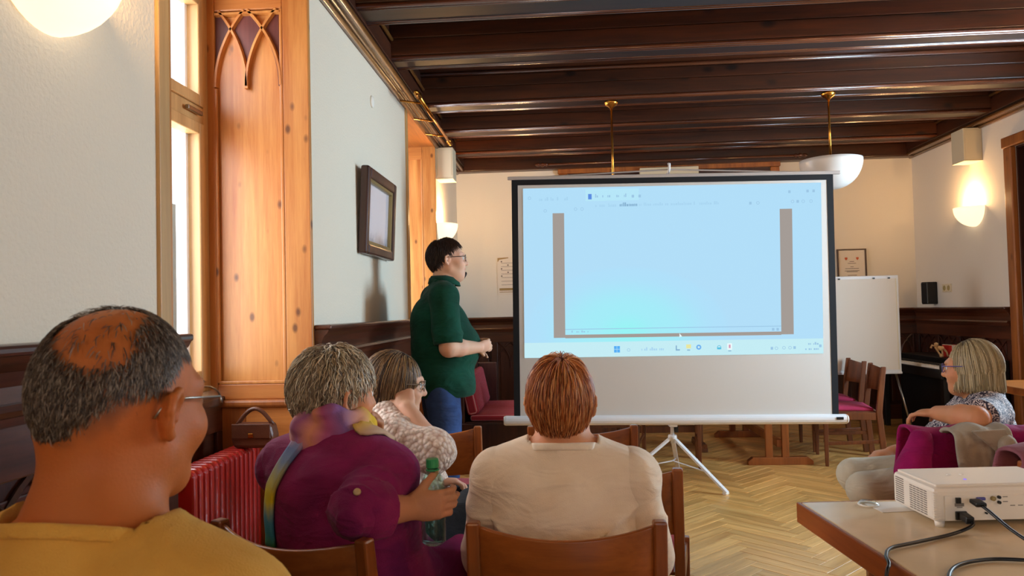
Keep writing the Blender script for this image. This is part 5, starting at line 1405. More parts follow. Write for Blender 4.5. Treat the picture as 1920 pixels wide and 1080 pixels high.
def man_ok(u): return sc_ok(u) & (g0.random(len(u)) < bald_density(u)) & ~((np.abs(u[:, 0]) > .86) & (u[:, 2] < .0) & (u[:, 1] > -.35))
hair('hair', hd, man, O, 14000, man_ok, radial((0, -.02, .13), .75), 4, .0036, (.0006, .0026), .00048, ['#2a1e16', '#43342a', '#5e4e40', '#9a8c7c'], seed=4, er=ER, ec=EC, jit=.35, lvar=.5)
q = MB()
for s in (-1, 1):
    for k in range(5): a = hd.w((s*(.018+k*.007), .0925-.0015*k*k*.6, .030+.003*math.sin(k*.8)))-O; b = hd.w((s*(.024+k*.007), .0925-.0018*k*k*.6, .031+.003*math.sin((k+1)*.8)))-O; q.tube([tuple(a), tuple(b)], [.0035, .003], 6)
M['brow'] = plain('brow_hair', '#3a2c22', .8); q.build('eyebrows', 'brow', man, smooth=True)
M['tee_yellow'] = cloth_mat('yellow_jersey', '#d8a850', '#c8943e', weave=420, fold=.25)
d = SD(); core(d, Rb, hip, chest, nk, shl, shr, 1.08, 1.05, .05, sr=.066)
d.cone(nk+V3(0, -.008, -.02), hd.w((0, -.030, -.045)), .072, .066, .03)
shirt('t_shirt', man, O, d, 'tee_yellow', .010, .013, folds(.003, 30, 2), nk+V3(0, -.01, .012), (.03, .42, 1), .104, [(V3(-.9, .7, .9), V3(-.25, 1.05, 1.15), .006)])
sleeve_part(man, O, V3(*shl)+V3(.012, 0, -.010), ell_, 1, .064, .062, 'tee_yellow', .008, folds(.004, 34, 3)); sleeve_part(man, O, V3(*shr)-V3(.012, 0, .010), elr, 1, .064, .062, 'tee_yellow', .008, folds(.004, 34, 4))
M['jeans_dark'] = cloth_mat('dark_trousers', '#23262c', '#181a1f', weave=420, fold=.3); M['jeans'] = cloth_mat('blue_jeans', '#3a5488', '#26375c', weave=420, fold=.3)
M['pants_cream'] = cloth_mat('cream_trousers', '#d6cdb8', '#c2b8a2', weave=420, fold=.3)
def trousers(name, parent, O, hipc, R, legs, mat, g=1.0, infl=.010, top=None):
    d = SD(); d.ell(hipc, (.168*g, .130*g, .115), .05, R)
    for l in legs: leg(d, *l)
    for l in legs: d.cyl(np.array(l[2])+V3(0, 0, .02), np.array(l[2])+V3(0, 0, -.2), .12, .004, 's')
    P, Q = sculpt(d, .014, (), infl, folds(.004, 24, 3)); return mesh_from(name, P-O, Q, mat, parent)
trousers('trousers', man, O, hip, Rb, [((-.66, .86, .53), (-.70, 1.32, .53), (-.72, 1.36, .10)), ((-.46, .84, .53), (-.44, 1.30, .53), (-.42, 1.34, .10))], 'jeans_dark')
shoes('shoes', man, O, [((-.72, 1.35, .045), (-.74, 1.50, .035)), ((-.42, 1.33, .045), (-.40, 1.48, .035))], 'leather')

# ---------------------------------------------------------------- the person with red hair in the middle
O = V3(-.008, 2.08, 0); Rb = rotm(0)
hd = Head((-.010, 2.045, 1.050), rotm(-4, 4, 0), .97)
hip, chest, nk = (-.008, 2.10, .57), (-.008, 2.035, .76), V3(-.006, 2.03, .925)
shl, shr = (-.182, 2.04, .850), (.168, 2.04, .845)
ell_, elr, wrl, wrr = (-.225, 2.10, .62), (.215, 2.10, .62), (-.10, 2.31, .63), (.09, 2.31, .63)
d = SD(); core(d, Rb, hip, chest, nk, shl, shr, 1.15, 1.1, .05)
d.cone(nk, hd.w((0, -.028, -.05)), .056, .054, .03); hd.add(d); arm(d, shl, ell_, wrl); arm(d, shr, elr, wrr)
hand(d, wrl, (.6, .8, 0), (0, -.1, -1), .95, thumb=1); hand(d, wrr, (-.6, .8, 0), (0, -.1, -1), .95, thumb=-1)
LG = [((-.10, 2.12, .53), (-.12, 2.56, .53), (-.12, 2.58, .10)), ((.085, 2.12, .53), (.11, 2.56, .53), (.11, 2.58, .10))]
for l in LG: leg(d, *l)
ctr = skin_body('person with short reddish hair in a cream shirt seated in the middle, seen from behind', O, d, [(*headbox(hd), .006), (V3(*wrl)-.14, V3(*wrl)+.14, .008), (V3(*wrr)-.14, V3(*wrr)+.14, .008)], SK['warm'], .014, face_tint(hd))
hd.eyes(ctr, O)
okc = scalp(.60, -.84)
def okc2(u): return okc(u) & ~((np.abs(u[:, 0]) > .80) & (u[:, 2] < -.10) & (u[:, 1] > -.30))
hair('hair', hd, ctr, O, 6500, okc2, radial((.012, -.045, .128), .55), 9, .0088, (.006, .016), .0010, ['#5e2a14', '#9a4e26', '#c87c42', '#e4aa70'], seed=8, er=ER, ec=EC, jit=.08, cap=.005, gravity=.5, zcut=-.062)
M['tee_band'] = cloth_mat('ribbed_neckband', '#f6ead8', '#e8d6be', weave=500)
M['tee_cream'] = cloth_mat('cream_jersey', '#f2e2cc', '#e6d2b8', weave=420, fold=.3)
d = SD(); core(d, Rb, hip, chest, nk, shl, shr, 1.13, 1.1, .05, sr=.064)
def drag(F, X, Y, Z):
    # cloth pulled across the back: slack folds that fan out from the armpits, deeper towards the chair
    lo_ = np.clip((.90-Z)/.14, .12, 1); n = vnoise(X, Y, Z, 8., 4); n2 = vnoise(X, Y, Z, 17., 9)
    q = 27*(Z-.34*np.abs(X+.03)+.02*np.sin(X*9+2))+1.6*n
    return F+(-.013*lo_*(1-np.abs(np.sin(q)))**2*np.clip(.4+n2, 0, 1)+.005*n).astype(np.float32)
d.cone(nk, hd.w((0, -.028, -.05)), .056, .054, .03)
shirt('t_shirt', ctr, O, d, 'tee_cream', .007, .010, drag, nk+V3(0, .004, .016), (0, .14, 1), .092, band=.012, bmat='tee_band', nry=.125)
sleeve_part(ctr, O, shl, ell_, 1, .068, .066, 'tee_cream', .008, folds(.007, 36, 3)); sleeve_part(ctr, O, shr, elr, 1, .068, .066, 'tee_cream', .008, folds(.007, 36, 5))
trousers('trousers', ctr, O, hip, Rb, LG, 'jeans_dark', 1.05); shoes('shoes', ctr, O, [((-.12, 2.57, .045), (-.13, 2.72, .035)), ((.11, 2.57, .045), (.12, 2.72, .035))], 'leather')

# ---------------------------------------------------------------- the woman in the purple sweater
O = V3(-.60, 2.02, 0); Rb = rotm(-24)
hd = Head((-.640, 2.085, 1.078), rotm(-48, -4, 4), .98)
hip, chest, nk = (-.585, 2.02, .58), (-.612, 1.985, .80), V3(-.640, 2.035, .955)
shl, shr = (-.790, 2.075, .875), (-.470, 1.940, .875)
ell_, elr, wrl, wrr = (-.72, 2.29, .79), (-.492, 1.745, .838), (-.585, 2.255, .925), (-.395, 1.865, .812)
d = SD(); core(d, Rb, hip, chest, nk, shl, shr, 1.22, 1.25, .06, 1.1)
d.cone(nk, hd.w((0, -.028, -.05)), .056, .054, .03); hd.add(d); arm(d, shl, ell_, wrl); arm(d, shr, elr, wrr, (.060, .050, .045, .030))
hand(d, wrl, (.22, -.42, .85), (-.6, -.75, -.2), .95, (.7, .9, .6), thumb=-1, spread=.05)
hand(d, wrr, (.93, .22, .06), (-.22, .95, 0), .97, (.45, .75, .6), thumb=1, spread=.05)
LG = [((-.68, 2.06, .54), (-.52, 2.48, .54), (-.50, 2.52, .10)), ((-.49, 1.99, .55), (-.30, 2.42, .66), (-.12, 2.62, .33))]
for l in LG: leg(d, *l)
pur = skin_body('grey-haired woman in a purple sweater and colourful scarf holding a water bottle', O, d, [(*headbox(hd), .0055), (V3(*wrl)-.14, V3(*wrl)+.15, .0055), (V3(*wrr)-.08, V3(*wrr)+.16, .0048)], SK['warm'], .014, face_tint(hd))
hd.eyes(pur, O)
okp = scalp(.58, -.82)
def okp2(u): return okp(u) & ~((np.abs(u[:, 0]) > .82) & (u[:, 2] < .02) & (u[:, 1] > -.25))
hair('hair', hd, pur, O, 3600, okp2, radial((0.0, -.04, .128), .30), 9, .0080, (.008, .020), .0015, ['#66523f', '#927e64', '#bca98a', '#e2d6be'], wave=.85, seed=12, er=ER, ec=EC, jit=.22, cap=.010, gravity=.2)
MB().lathe([(.001, .004), (.004, 0), (.001, -.004)], 8, tuple(hd.w((.086, -.004, -.040))-O)).build('earring', 'steel', pur, smooth=True)
M['sweater'] = cloth_mat('purple_sweater', '#8a2058', '#6e1846', weave=300, fold=.35)
d = SD(); core(d, Rb, hip, chest, nk, shl, shr, 1.22, 1.25, .06, 1.1, sr=.066)
d.cone((-.50, 1.98, .54), (-.36, 2.20, .56), .11, .09, .05); d.cone((-.67, 2.03, .54), (-.58, 2.25, .56), .10, .09, .05)
fp = folds(.0075, 24, 9)
def seam(F, X, Y, Z):
    n = vnoise(X, Y, Z, 8., 7); n2 = vnoise(X, Y, Z, 15., 3); q = 19*(Z+.55*(X+.62)+.03*np.sin(X*14))+1.8*n
    G = -.012*(1-np.abs(np.sin(q)))**2*np.clip(.45+n2, 0, 1)+.005*n
    sh, el = V3(*shr), V3(*elr); ba = el-sh; t = ((X-sh[0])*ba[0]+(Y-sh[1])*ba[1]+(Z-sh[2])*ba[2])/(ba@ba); rr = np.sqrt((X-sh[0]-t*ba[0])**2+(Y-sh[1]-t*ba[1])**2+(Z-sh[2]-t*ba[2])**2)
    m = np.clip((t-.35)*3, 0, 1)*(rr < .13)*(t < 1.5)
    G = G*(1-m)+m*(-.011*(1-np.abs(np.sin(11*t+2.2*n+4*(X+Y))))**2)
    return F+G.astype(np.float32)
d.cone(nk, hd.w((0, -.028, -.05)), .056, .054, .03)
d.ball(shr, .064, .02); d.cone(shr, elr, .062, .052, .02); d.cone(elr, V3(*elr)+(V3(*wrr)-V3(*elr))*.22, .052, .050, .012)
sw_ = shirt('sweater', pur, O, d, 'sweater', .008, .010, seam, nk+V3(0, 0, .012), (.1, .3, 1), .085)
e = V3(*elr); w_ = V3(*wrr); u_ = (w_-e)/np.linalg.norm(w_-e)
sleeve_part(pur, O, shl, ell_, 1, .064, .056, 'sweater', .010, folds(.008, 32, 4), .008, V3(*ell_)+(V3(*wrl)-V3(*ell_))*.5)
d = SD(); d.cone(e+u_*.030, e+u_*.062, .061, .058, .01); d.cyl(e+u_*.066, e+u_*.2, .12, .004, 's'); P, Q = sculpt(d, .006, (), .010, folds(.004, 50, 2)); mesh_from('cuff', P-O, Q, 'sweater', pur)
M['button'] = plain('horn_button', '#c9a878', .35)
bt = MB().lathe([(.001, .004), (.008, .004), (.0095, 0), (.001, -.002)], 14).build('button', 'button', pur, smooth=True)
vv = np.array([v.co[:] for v in sw_.data.vertices])+O; vn = np.array([v.normal[:] for v in sw_.data.vertices]); ax_ = V3(-.513, 1.80, .875)-V3(0, 0, 1.3); ax_ /= np.linalg.norm(ax_)
dv = vv-V3(0, 0, 1.3); al = dv @ ax_; pd = np.linalg.norm(dv-al[:, None]*ax_, axis=1); al[pd > .008] = 9; bi = int(np.argmin(al))   # where the sleeve's outer face lies
bt.location = vv[bi]-O+vn[bi]*.002; bt.rotation_euler = Vector(vn[bi]).to_track_quat('Z', 'Y').to_euler()
trousers('trousers', pur, O, hip, Rb, LG, 'jeans_dark', 1.1); shoes('shoes', pur, O, [((-.50, 2.51, .045), (-.46, 2.65, .035)), ((-.10, 2.66, .28), (-.02, 2.78, .26))], 'leather')
# scarf: a roll round the neck, one end down the back, one over the front
SCC = [rgb(c) for c in ('#c98a90', '#d8a27c', '#a87a94', '#8c6aa0', '#d8b23a', '#e0c030', '#3a8aa0', '#4a9a70', '#5a6a98', '#c8b8b0')]
def scarf_col(seq):
    S_ = [rgb(c) for c in seq]
    def f(u, v):
        x = min(max(u*(len(S_)-1)+.35*v*math.sin(u*19+v*2), 0), len(S_)-1.001); a = int(x); t = x-a
        return tuple(S_[a][i]*(1-t)+S_[a+1][i]*t for i in range(3))
    return f
d = SD(); ring = []
for i in range(19):
    a = math.radians(i*20); ring.append(nk+V3(.086*math.cos(a), .078*math.sin(a)+.004, .026+.010*math.sin(i*1.9)-.016*math.sin(a)))
for dz, rr, kk in ((.0, .030, 1.0), (.034, .024, .90), (-.030, .024, 1.12)):
    d.chain([nk+(p-nk)*V3(kk, kk, 1)+V3(0, 0, dz+.006*math.sin(i*2.3+dz*90)) for i, p in enumerate(ring)], [rr*(.85+.25*math.sin(i*1.3+dz*50)) for i in range(19)], .010)
P, Q = sculpt(d, .006, (), 0, folds(.005, 60, 3)); cf = scarf_col(['#d8b23a', '#c8a060', '#d07a54', '#a0486e', '#c8607c', '#dca080', '#9a5a86', '#d48a6c', '#a8507a', '#7a5a90', '#d09a84', '#d8b23a', '#e6c42c', '#d8b23a'])
an = (np.arctan2(P[:, 1]-nk[1], P[:, 0]-nk[0])-1.0) % (2*PI)/(2*PI); T = np.array([cf(float(a_), float(z_)) for a_, z_ in zip(an, (P[:, 2]-nk[2]-.04)*22)])
mesh_from('scarf', P-O, Q, 'tinted', pur, tint=T)
ribbon('scarf_end', [nk+V3(-.070, -.050, .050), (-.720, 1.940, .965), (-.765, 1.905, .905), (-.795, 1.885, .84), (-.815, 1.880, .77), (-.822, 1.885, .70)], lambda u: .050+.02*u, [(-.4, -.6, .7), (-.5, -.6, .6), (-.7, -.6, .3), (-.8, -.6, 0), (-.8, -.6, 0), (-.8, -.6, 0)], 'tinted', pur, O,
       scarf_col(['#c98a90', '#b08a9a', '#56658c', '#6a7a98', '#a8a060', '#d8c030', '#e0c828', '#4a90a8', '#3a8a98', '#4a9a60']), .010, .004, sw_)
ribbon('scarf_end', [nk+V3(.078, -.01, .05), (-.535, 1.97, .965), (-.490, 2.03, .91), (-.455, 2.11, .84), (-.45, 2.18, .76)], lambda u: .05+.02*u, [(.5, -.3, .8), (.6, -.3, .7), (.8, -.2, .4), (.9, .1, .1), (.9, .2, 0)], 'tinted', pur, O,
       scarf_col(['#e0c030', '#d8b060', '#c8a890', '#c8b898', '#b8b488', '#a0a070', '#c8b8b0']), .010, .004, sw_)
# the bottle in her hand: a thing of its own
bo = thing('water_bottle', 'green plastic water bottle held by the woman in the purple sweater', 'bottle', (-.345, 1.925, .705))
pr = [(.001, .004), (.022, .0), (.031, .008), (.032, .05), (.0305, .055), (.032, .06), (.032, .10), (.0305, .105), (.032, .11), (.032, .135), (.030, .155), (.020, .180), (.0135, .192), (.0125, .203), (.001, .203)]
MB().lathe(pr, 24).build('body', 'pet', bo, smooth=True)
MB().lathe([(.001, .006), (.029, .009), (.030, .10), (.001, .10)], 20).build('water', 'water', bo, smooth=True)
MB().lathe([(.0155, .196), (.0165, .197), (.0165, .216), (.015, .219), (.001, .219)], 20).build('cap', 'cap_green', bo, smooth=False, bev=.001)
MB().lathe([(.0145, .188), (.0175, .189), (.0175, .192), (.0145, .193)], 18).build('neck_ring', 'cap_green', bo)

# ---------------------------------------------------------------- the woman with long brown hair
O = V3(-.70, 2.80, 0); Rb = rotm(-58)
hd = Head((-.632, 2.80, 1.035), rotm(-72, -6, 3), .96)
hip, chest, nk = (-.70, 2.80, .57), (-.690, 2.79, .77), V3(-.660, 2.79, .925)
shl, shr = (-.775, 2.925, .855), (-.615, 2.655, .855)
ell_, elr, wrl, wrr = (-.62, 2.99, .68), (-.462, 2.640, .805), (-.50, 2.90, .64), (-.572, 2.700, .955)
d = SD(); core(d, Rb, hip, chest, nk, shl, shr, 1.0, 1.0, .02, 1.0)
d.cone(nk, hd.w((0, -.028, -.05)), .052, .050, .03); hd.add(d, ear=False); arm(d, shl, ell_, wrl, (.05, .042, .038, .027)); arm(d, shr, elr, wrr, (.05, .044, .041, .030))
hand(d, wrl, (.9, .3, 0), (0, -.1, -1), .9, thumb=1); hand(d, wrr, (-.25, .50, .75), (-.2, .8, -.4), .9, (.8, 1.0, .7), thumb=1, spread=.05)
LG = [((-.67, 2.88, .53), (-.30, 3.04, .53), (-.28, 3.05, .10)), ((-.67, 2.72, .53), (-.27, 2.84, .53), (-.25, 2.86, .10))]
for l in LG: leg(d, *l)
w2 = skin_body('woman with long brown hair in a cream knitted cardigan resting her chin on her hand', O, d, [(*headbox(hd), .007), (V3(*wrr)-.13, V3(*wrr)+.13, .006), (V3(*wrl)-.13, V3(*wrl)+.13, .008)], SK['pale'], .014, face_tint(hd))
hd.eyes(w2, O); glasses(hd, w2, O, 'steel')
okw = scalp(.62, -.70)
hair('hair', hd, w2, O, 5000, okw, radial((.0, .03, .128), .9), 16, .0215, (.006, .014), .0012, ['#2e2018', '#5a4430', '#8a6c48', '#b09468'], wave=.20, seed=22, er=ER, ec=EC, jit=.07, cap=.006, gravity=2.2, hang=-.045, lvar=.10, zcut=-.245)
d = SD(); core(d, Rb, hip, chest, nk, shl, shr, 1.0, 1.0, .02, 1.0, sr=.062)
e = V3(*elr); w_ = V3(*wrr); u_ = (w_-e)/np.linalg.norm(w_-e)
def knit():
    m = cloth_mat('cream_cable_knit', '#ddcabb', '#c4a999', weave=160); t = m.node_tree; b = t.nodes['Principled BSDF']
    tc = N(t, 'ShaderNodeTexCoord'); v = N(t, 'ShaderNodeTexVoronoi', i_Scale=62.0); t.links.new(tc.outputs['Object'], v.inputs['Vector'])
    bp = N(t, 'ShaderNodeBump', i_Strength=.9, i_Distance=.008); bp.invert = True; t.links.new(v.outputs['Distance'], bp.inputs['Height']); t.links.new(bp.outputs[0], b.inputs['Normal'])
    r = ramp(t, v.outputs['Distance'], [(.45, rgb('#e0cfc0')), (.9, rgb('#c0a090'))]); t.links.new(r.outputs[0], b.inputs['Base Color']); return m
M['knit'] = knit()
d.cone(nk, hd.w((0, -.028, -.05)), .052, .050, .03)
shirt('cardigan', w2, O, d, 'knit', .008, .012, folds(.006, 34, 4), nk+V3(0, 0, .010), (.2, .2, 1), .08)
sleeve_part(w2, O, shr, elr, 1, .064, .062, 'knit', .012, folds(.012, 44, 4), .007, e+u_*.025); sleeve_part(w2, O, shl, ell_, 1, .060, .055, 'knit', .012, folds(.008, 40, 6), .009, V3(*ell_)+(V3(*wrl)-V3(*ell_))*.8)
trousers('trousers', w2, O, hip, Rb, LG, 'jeans_dark'); shoes('shoes', w2, O, [((-.28, 3.05, .045), (-.14, 3.08, .035)), ((-.25, 2.86, .045), (-.11, 2.90, .035))], 'leather')

# ---------------------------------------------------------------- the presenter in the green polo shirt
O = V3(-.78, 4.76, 0); Rb = rotm(-74)
hd = Head((-.722, 4.77, 1.640), rotm(-80, 3, 0), 1.03)
r_ = Rb[:, 0]; f_ = Rb[:, 1]; c0 = V3(-.795, 4.76, 0)
hip, chest, nk = c0+V3(0, 0, .92)+f_*.005, c0+V3(0, 0, 1.25)-f_*.01, V3(-.765, 4.765, 1.475)
shl, shr = c0-r_*.195+V3(0, 0, 1.395), c0+r_*.195+V3(0, 0, 1.395)+f_*.015
ell_, elr = c0-r_*.25+V3(0, 0, 1.10)+f_*.06, c0+r_*.255+V3(0, 0, 1.085)+f_*.03
wrl, wrr = c0-r_*.06+V3(0, 0, 1.085)+f_*.245, c0+r_*.12+V3(0, 0, 1.075)+f_*.235
def pcore(d, sr=.07):
    core(d, Rb, hip, chest, nk, shl, shr, 1.18, 1.40, .09, 0, sr); d.ell(c0+V3(0, 0, 1.06)+f_*.065, (.17, .155, .16), .07, Rb); d.ell(chest+V3(0, 0, -.02)+f_*.05, (.15, .12, .10), .06, Rb); return d
d = pcore(SD()); d.cone(nk+V3(0, 0, -.01), hd.w((0, -.03, -.05)), .070, .066, .03); hd.add(d, nose=1.0, jaw=1.08, chin2=.9)
arm(d, shl, ell_, wrl, (.066, .056, .052, .034)); arm(d, shr, elr, wrr, (.066, .058, .054, .035))
hand(d, wrr, f_*.86-r_*.45+V3(0, 0, .12), -r_+V3(0, 0, .2), 1.02, (.55, .7, .5), thumb=-1, spread=.05); hand(d, wrl, f_*.80+r_*.5+V3(0, 0, .10), r_+V3(0, 0, -.3), 1.02, (.6, .8, .5), thumb=1, spread=.05)
LG = [(c0-r_*.10+V3(0, 0, .88), c0-r_*.115+V3(0, 0, .48)+f_*.02, c0-r_*.12+V3(0, 0, .09)-f_*.02), (c0+r_*.10+V3(0, 0, .88), c0+r_*.115+V3(0, 0, .48)+f_*.03, c0+r_*.12+V3(0, 0, .09))]
for l in LG: leg(d, l[0]-V3(0, 0, .04), l[1], l[2], (.098, .075, .068, .045))
pre = skin_body('standing man in a green polo shirt, hands clasped, left of the screen', O, d, [(*headbox(hd), .007), (wrr-.17, wrr+.17, .0062)], SK['pale'], .016, face_tint(hd))
hd.eyes(pre, O); glasses(hd, pre, O, 'black', rimr=.0017)
okm = scalp(.68, -.74)
hair('hair', hd, pre, O, 4200, okm, radial((0, -.05, .128), .2), 6, .0068, (.005, .014), .0011, ['#1c110c', '#2c1b12', '#40281a'], seed=31, er=ER, ec=EC, jit=.3, cap=.004, gravity=.2)
def goat(u): return (u[:, 1] > .35) & (np.abs(u[:, 0]) < .42) & (u[:, 2] < -.22)
hair('beard', hd, pre, O, 1100, goat, lambda P, t: P*0+np.array((0, .15, -1.0)), 3, .0052, (.002, .006), .0010, ['#20140e', '#3a261a'], seed=33, er=(.054, .055, .060), ec=(0, .050, -.070), jit=.25)
M['polo'] = cloth_mat('green_polo', '#0c4433', '#083324', weave=420, fold=.3)
d = pcore(SD(), .076); d.ell(c0+V3(0, 0, .84)+f_*.025, (.205, .195, .16), .05, Rb)
fz = folds(.006, 20, 5)
def polo_post(F, X, Y, Z): return np.maximum(fz(F, X, Y, Z), (.768-Z)+0*X+0*Y).astype(np.float32)
d.cone(nk+V3(0, 0, -.01), hd.w((0, -.03, -.05)), .070, .066, .03)
shirt('polo_shirt', pre, O, d, 'polo', .009, .010, polo_post, nk+V3(0, 0, .012), f_*.45+V3(0, 0, 1), .12)
for s_, e_ in ((shl, ell_), (shr, elr)): sleeve_part(pre, O, s_, e_, .90, .080, .082, 'polo', .010, folds(.008, 26, 4), .008)
q = MB(); G_ = []
for i in range(25):
    a = 2*PI*i/24*.90-PI*.40; c = nk-O+f_*.012
    G_.append([tuple(c+r_*rr*math.sin(a)-f_*rr*math.cos(a)+V3(0, 0, z-.018*(1-math.cos(a))*.5*0-.02*(0 if math.cos(a) > 0 else -math.cos(a)))) for rr, z in ((.083, .028), (.080, .055), (.084, .060), (.098, .035), (.104, .012))])
q.grid(G_).build('collar', 'polo', pre, solid=.004, smooth=True)
M['undershirt'] = plain('white_undershirt', '#d8dce4', .85)
q = MB(); q.tube([tuple(nk-O+f_*.014+r_*.074*math.sin(a)-f_*.074*math.cos(a)+V3(0, 0, .030)) for a in [2*PI*i/24 for i in range(25)]], .010, 8); q.build('undershirt', 'undershirt', pre, smooth=True)
d = SD(); d.ell(c0+V3(0, 0, .86), (.145, .135, .10), .05, Rb)
for l in LG: leg(d, l[0]-V3(0, 0, .05), l[1], l[2], (.105, .080, .076, .066))
for l in LG: d.cyl(l[2]+V3(0, 0, -.05), l[2]+V3(0, 0, -.25), .14, .004, 's')
P, Q = sculpt(d, .013, (), .012, folds(.005, 22, 8)); mesh_from('jeans', P-O, Q, 'jeans', pre)
shoes('shoes', pre, O, [(LG[0][2]*V3(1, 1, .5), LG[0][2]*V3(1, 1, 0)+V3(0, 0, .035)+f_*.17), (LG[1][2]*V3(1, 1, .5), LG[1][2]*V3(1, 1, 0)+V3(0, 0, .035)+f_*.17)], 'leather')

# ---------------------------------------------------------------- the woman at the right
O = V3(1.80, 3.42, 0); Rb = rotm(72)
hd = Head((1.775, 3.40, 1.005), rotm(50, -2, 0), .95)
hip, chest, nk = (1.80, 3.45, .57), (1.825, 3.43, .70), V3(1.830, 3.415, .885)
shl, shr = (1.775, 3.255, .820), (1.875, 3.575, .825)
ell_, elr, wrl, wrr = (1.605, 3.055, .838), (1.72, 3.68, .62), (1.545, 3.225, .835), (1.52, 3.62, .60)
d = SD(); core(d, Rb, hip, chest, nk, shl, shr, 1.05, 1.05, .04, 1.0)
d.cone(nk, hd.w((0, -.028, -.05)), .054, .052, .03); hd.add(d, ear=False); arm(d, shl, ell_, wrl, (.056, .047, .045, .031)); arm(d, shr, elr, wrr)
hand(d, wrl, (-.55, .75, -.06), (.1, 0, -1), .93, (.3, .5, .4), thumb=-1); hand(d, wrr, (-.95, -.1, -.1), (0, 0, -1), .93, thumb=1)
LG = [((1.72, 3.38, .52), (1.265, 3.30, .505), (1.52, 3.36, .10)), ((1.74, 3.54, .52), (1.32, 3.56, .51), (1.56, 3.60, .10))]
for l in LG: leg(d, *l, (.082, .056, .052, .036))
rw = skin_body('woman with blonde-grey bob and patterned blouse, arm on a chair back', O, d, [(*headbox(hd), .007), (V3(*wrl)-.14, V3(*wrl)+.14, .007), (V3(*wrr)-.14, V3(*wrr)+.14, .009)], SK['warm'], .014, face_tint(hd))
hd.eyes(rw, O); glasses(hd, rw, O, 'vga')
okr = scalp(.60, -.55)
hair('hair', hd, rw, O, 6000, okr, radial((0, .03, .13), .9), 13, .0185, (.006, .012), .0011, ['#6e5c40', '#9a8760', '#c0ad86', '#ddd0b0'], wave=.05, seed=42, er=(.076, .096, .104), ec=EC, jit=.05, cap=.008, gravity=2.6, hang=-.02, lvar=.06, zcut=-.085)
d = SD(); core(d, Rb, hip, chest, nk, shl, shr, 1.05, 1.05, .04, 1.0, sr=.064)
def paisley():
    m, t, b = nt('paisley_blouse'); tc = N(t, 'ShaderNodeTexCoord'); n = N(t, 'ShaderNodeTexNoise', i_Scale=24.0, i_Detail=1.0, i_Distortion=2.2); t.links.new(tc.outputs['Object'], n.inputs['Vector'])
    w = N(t, 'ShaderNodeMath', operation='MULTIPLY'); t.links.new(n.outputs['Fac'], w.inputs[0]); w.inputs[1].default_value = 34.0
    s_ = N(t, 'ShaderNodeMath', operation='SINE'); t.links.new(w.outputs[0], s_.inputs[0])
    r = ramp(t, s_.outputs[0], [(.42, rgb('#2c2438')), (.55, rgb('#d6c8c4'))]); t.links.new(r.outputs[0], b.inputs['Base Color']); b.inputs['Roughness'].default_value = .8; return m
M['paisley'] = paisley()
d.cone(nk, hd.w((0, -.028, -.05)), .054, .052, .03)
shirt('blouse', rw, O, d, 'paisley', .009, .010, folds(.004, 24, 7), nk+V3(0, 0, .006), (-.3, .1, 1), .10)
for s_, e_ in ((shl, ell_), (shr, elr)): sleeve_part(rw, O, s_, e_, .80, .064, .060, 'paisley', .010, folds(.006, 30, 4), .008)
trousers('trousers', rw, O, hip, Rb, LG, 'pants_cream', 1.02); shoes('shoes', rw, O, [((1.54, 3.36, .045), (1.48, 3.34, .035)), ((1.58, 3.60, .045), (1.50, 3.58, .035))], 'leather')

# ---------------------------------------------------------------- clothes hung over the two chairs at the right
def drape(name, label, origin, rz, w, zt, zb, mat, seed, amp=.012, thick=.016, front=.30, extra=(), flare=0.0):
    """a garment folded over a chair back: hangs down outside (-y) and a little inside (+y)"""
    O = np.array(origin, float); R = np.array(Matrix.Rotation(math.radians(rz), 3, 'Z')); V, Q = [], []
    nx, path = 22, []
    for i in range(10): path.append((-.062, zb+(zt-zb)*i/9))
    for a in (150, 120, 90, 60, 30): path.append((-.012+.052*math.cos(math.radians(a)), zt+.026*math.sin(math.radians(a))))
    for i in range(5): path.append((.040+.004*i, zt-front*(i+1)/5*.6))
    for i in range(nx+1):
        u = -1+2*i/nx
        for j, (y, z) in enumerate(path):
            dn = (zt-z)/(zt-zb); k = amp*(math.sin(u*9+seed+1.2*math.sin(z*6+seed))+.6*math.sin(u*17+seed*2+z*5))*(.35+max(0, dn))
            x = u*w/2*(1+flare*max(0, dn)) + .012*math.sin(z*11+seed)
            V.append((x, y-abs(k) if y < 0 else y+abs(k)*.4, z+.010*math.sin(u*5+seed)*(1 if j > 9 else .6) - (.03*math.sin(u*3.1+seed) if j == 0 else 0)))
    b = len(path)
    for i in range(nx):
        for j in range(b-1): Q.append((i*b+j, (i+1)*b+j, (i+1)*b+j+1, i*b+j+1))
    o = mesh_from(name, np.array(V), np.array(Q), mat, None); o.location = tuple(O); o.rotation_euler = (0, 0, math.radians(rz))
    md = o.modifiers.new('solid', 'SOLIDIFY'); md.thickness = thick; md.offset = 1; md2 = o.modifiers.new('sub', 'SUBSURF'); md2.levels = 1; md2.render_levels = 1
    return tag(o, label, 'coat')
M['magenta'] = cloth_mat('magenta_wool', '#a01260', '#7c0c4a', weave=260, fold=.3); M['greyj'] = cloth_mat('grey_beige_cotton', '#a89c8a', '#8c8274', weave=300, fold=.3)
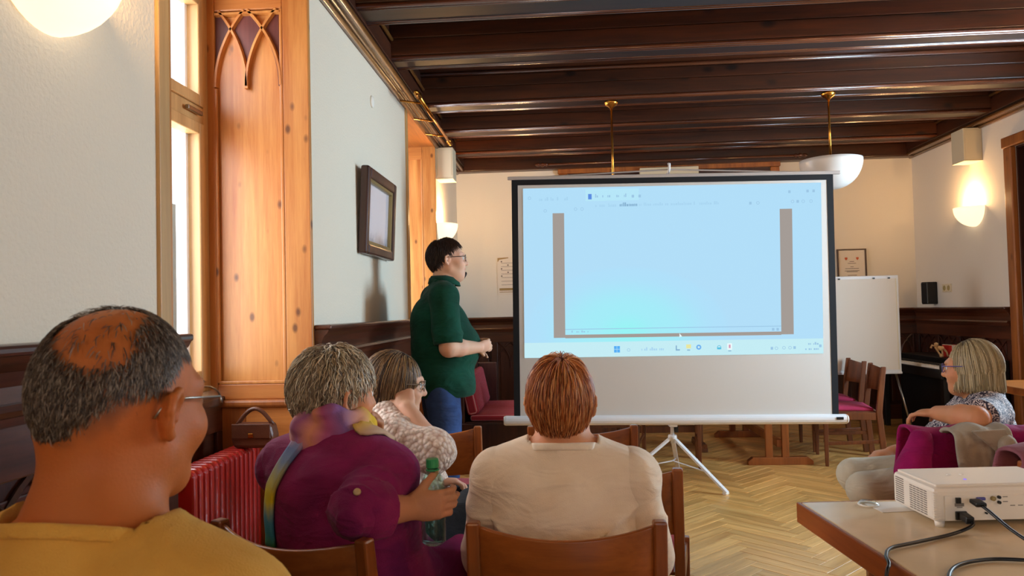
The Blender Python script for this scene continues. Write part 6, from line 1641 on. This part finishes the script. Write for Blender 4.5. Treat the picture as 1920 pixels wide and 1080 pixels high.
M['mauve'] = cloth_mat('mauve_cotton', '#9a5f68', '#7c4852', weave=300, fold=.3); M['beige'] = cloth_mat('beige_canvas', '#cbbb90', '#b4a478', weave=260, fold=.2)
mg = drape('coat', 'magenta coat hung over the chair back in front of the woman with the bob', (1.60, 3.085, 0), 4, .54, .772, .40, 'magenta', 1.0, .015, flare=.20)
def sleeve(par, pts, rs, mat, seed):
    d = SD(); d.chain(pts, rs, .03); P, Q = sculpt(d, .010, (), .0, folds(.006, 34, seed)); return mesh_from('sleeve', P, Q, mat, par)
sleeve(mg, [(-.24, -.075, .76), (-.285, -.095, .66), (-.29, -.10, .56), (-.26, -.10, .48)], [.045, .055, .05, .045], 'magenta', 3)
gj = drape('jacket', 'grey-beige jacket lying over the middle of the magenta coat', (1.565, 2.990, 0), 4, .21, .785, .43, 'greyj', 2.4, .014)
sleeve(gj, [(.06, -.085, .76), (.075, -.11, .66), (.10, -.10, .55)], [.04, .045, .04], 'greyj', 5)
MB().prism([(-.07, .815), (.06, .82), (.11, .68), (.04, .72)], -.098, -.085, 'y').build('collar', 'greyj', gj, bev=.005)
for z in (.62, .56): MB().lathe([(.001, -.105), (.008, -.104), (.009, -.098)], 10, (-.01, 0, z), axis='y').build('button', 'black', gj)
mv = drape('cardigan', 'mauve cardigan hung over the chair back at the right edge behind the projector', (1.665, 2.52, 0), 6, .56, .80, .42, 'mauve', 4.1, .020)
sleeve(mv, [(-.19, -.07, .80), (-.25, -.10, .72), (-.26, -.105, .62), (-.24, -.10, .50)], [.05, .058, .055, .05], 'mauve', 8)
cb = thing('canvas_bag', 'beige canvas bag hanging over the mauve cardigan at the right edge', 'bag', (1.53, 2.37, .50), math.radians(6))
d = SD(); d.box((0, 0, .10), (.13, .03, .09), .02, .02); P, Q = sculpt(d, .010, (), .004, folds(.006, 26, 2)); mesh_from('body', P, Q, 'beige', cb)
MB().tube([(-.11+.22*i/10, -.005, .19+.10*math.sin(PI*i/10)) for i in range(11)], .011, 8).build('handle', 'beige', cb, smooth=True)
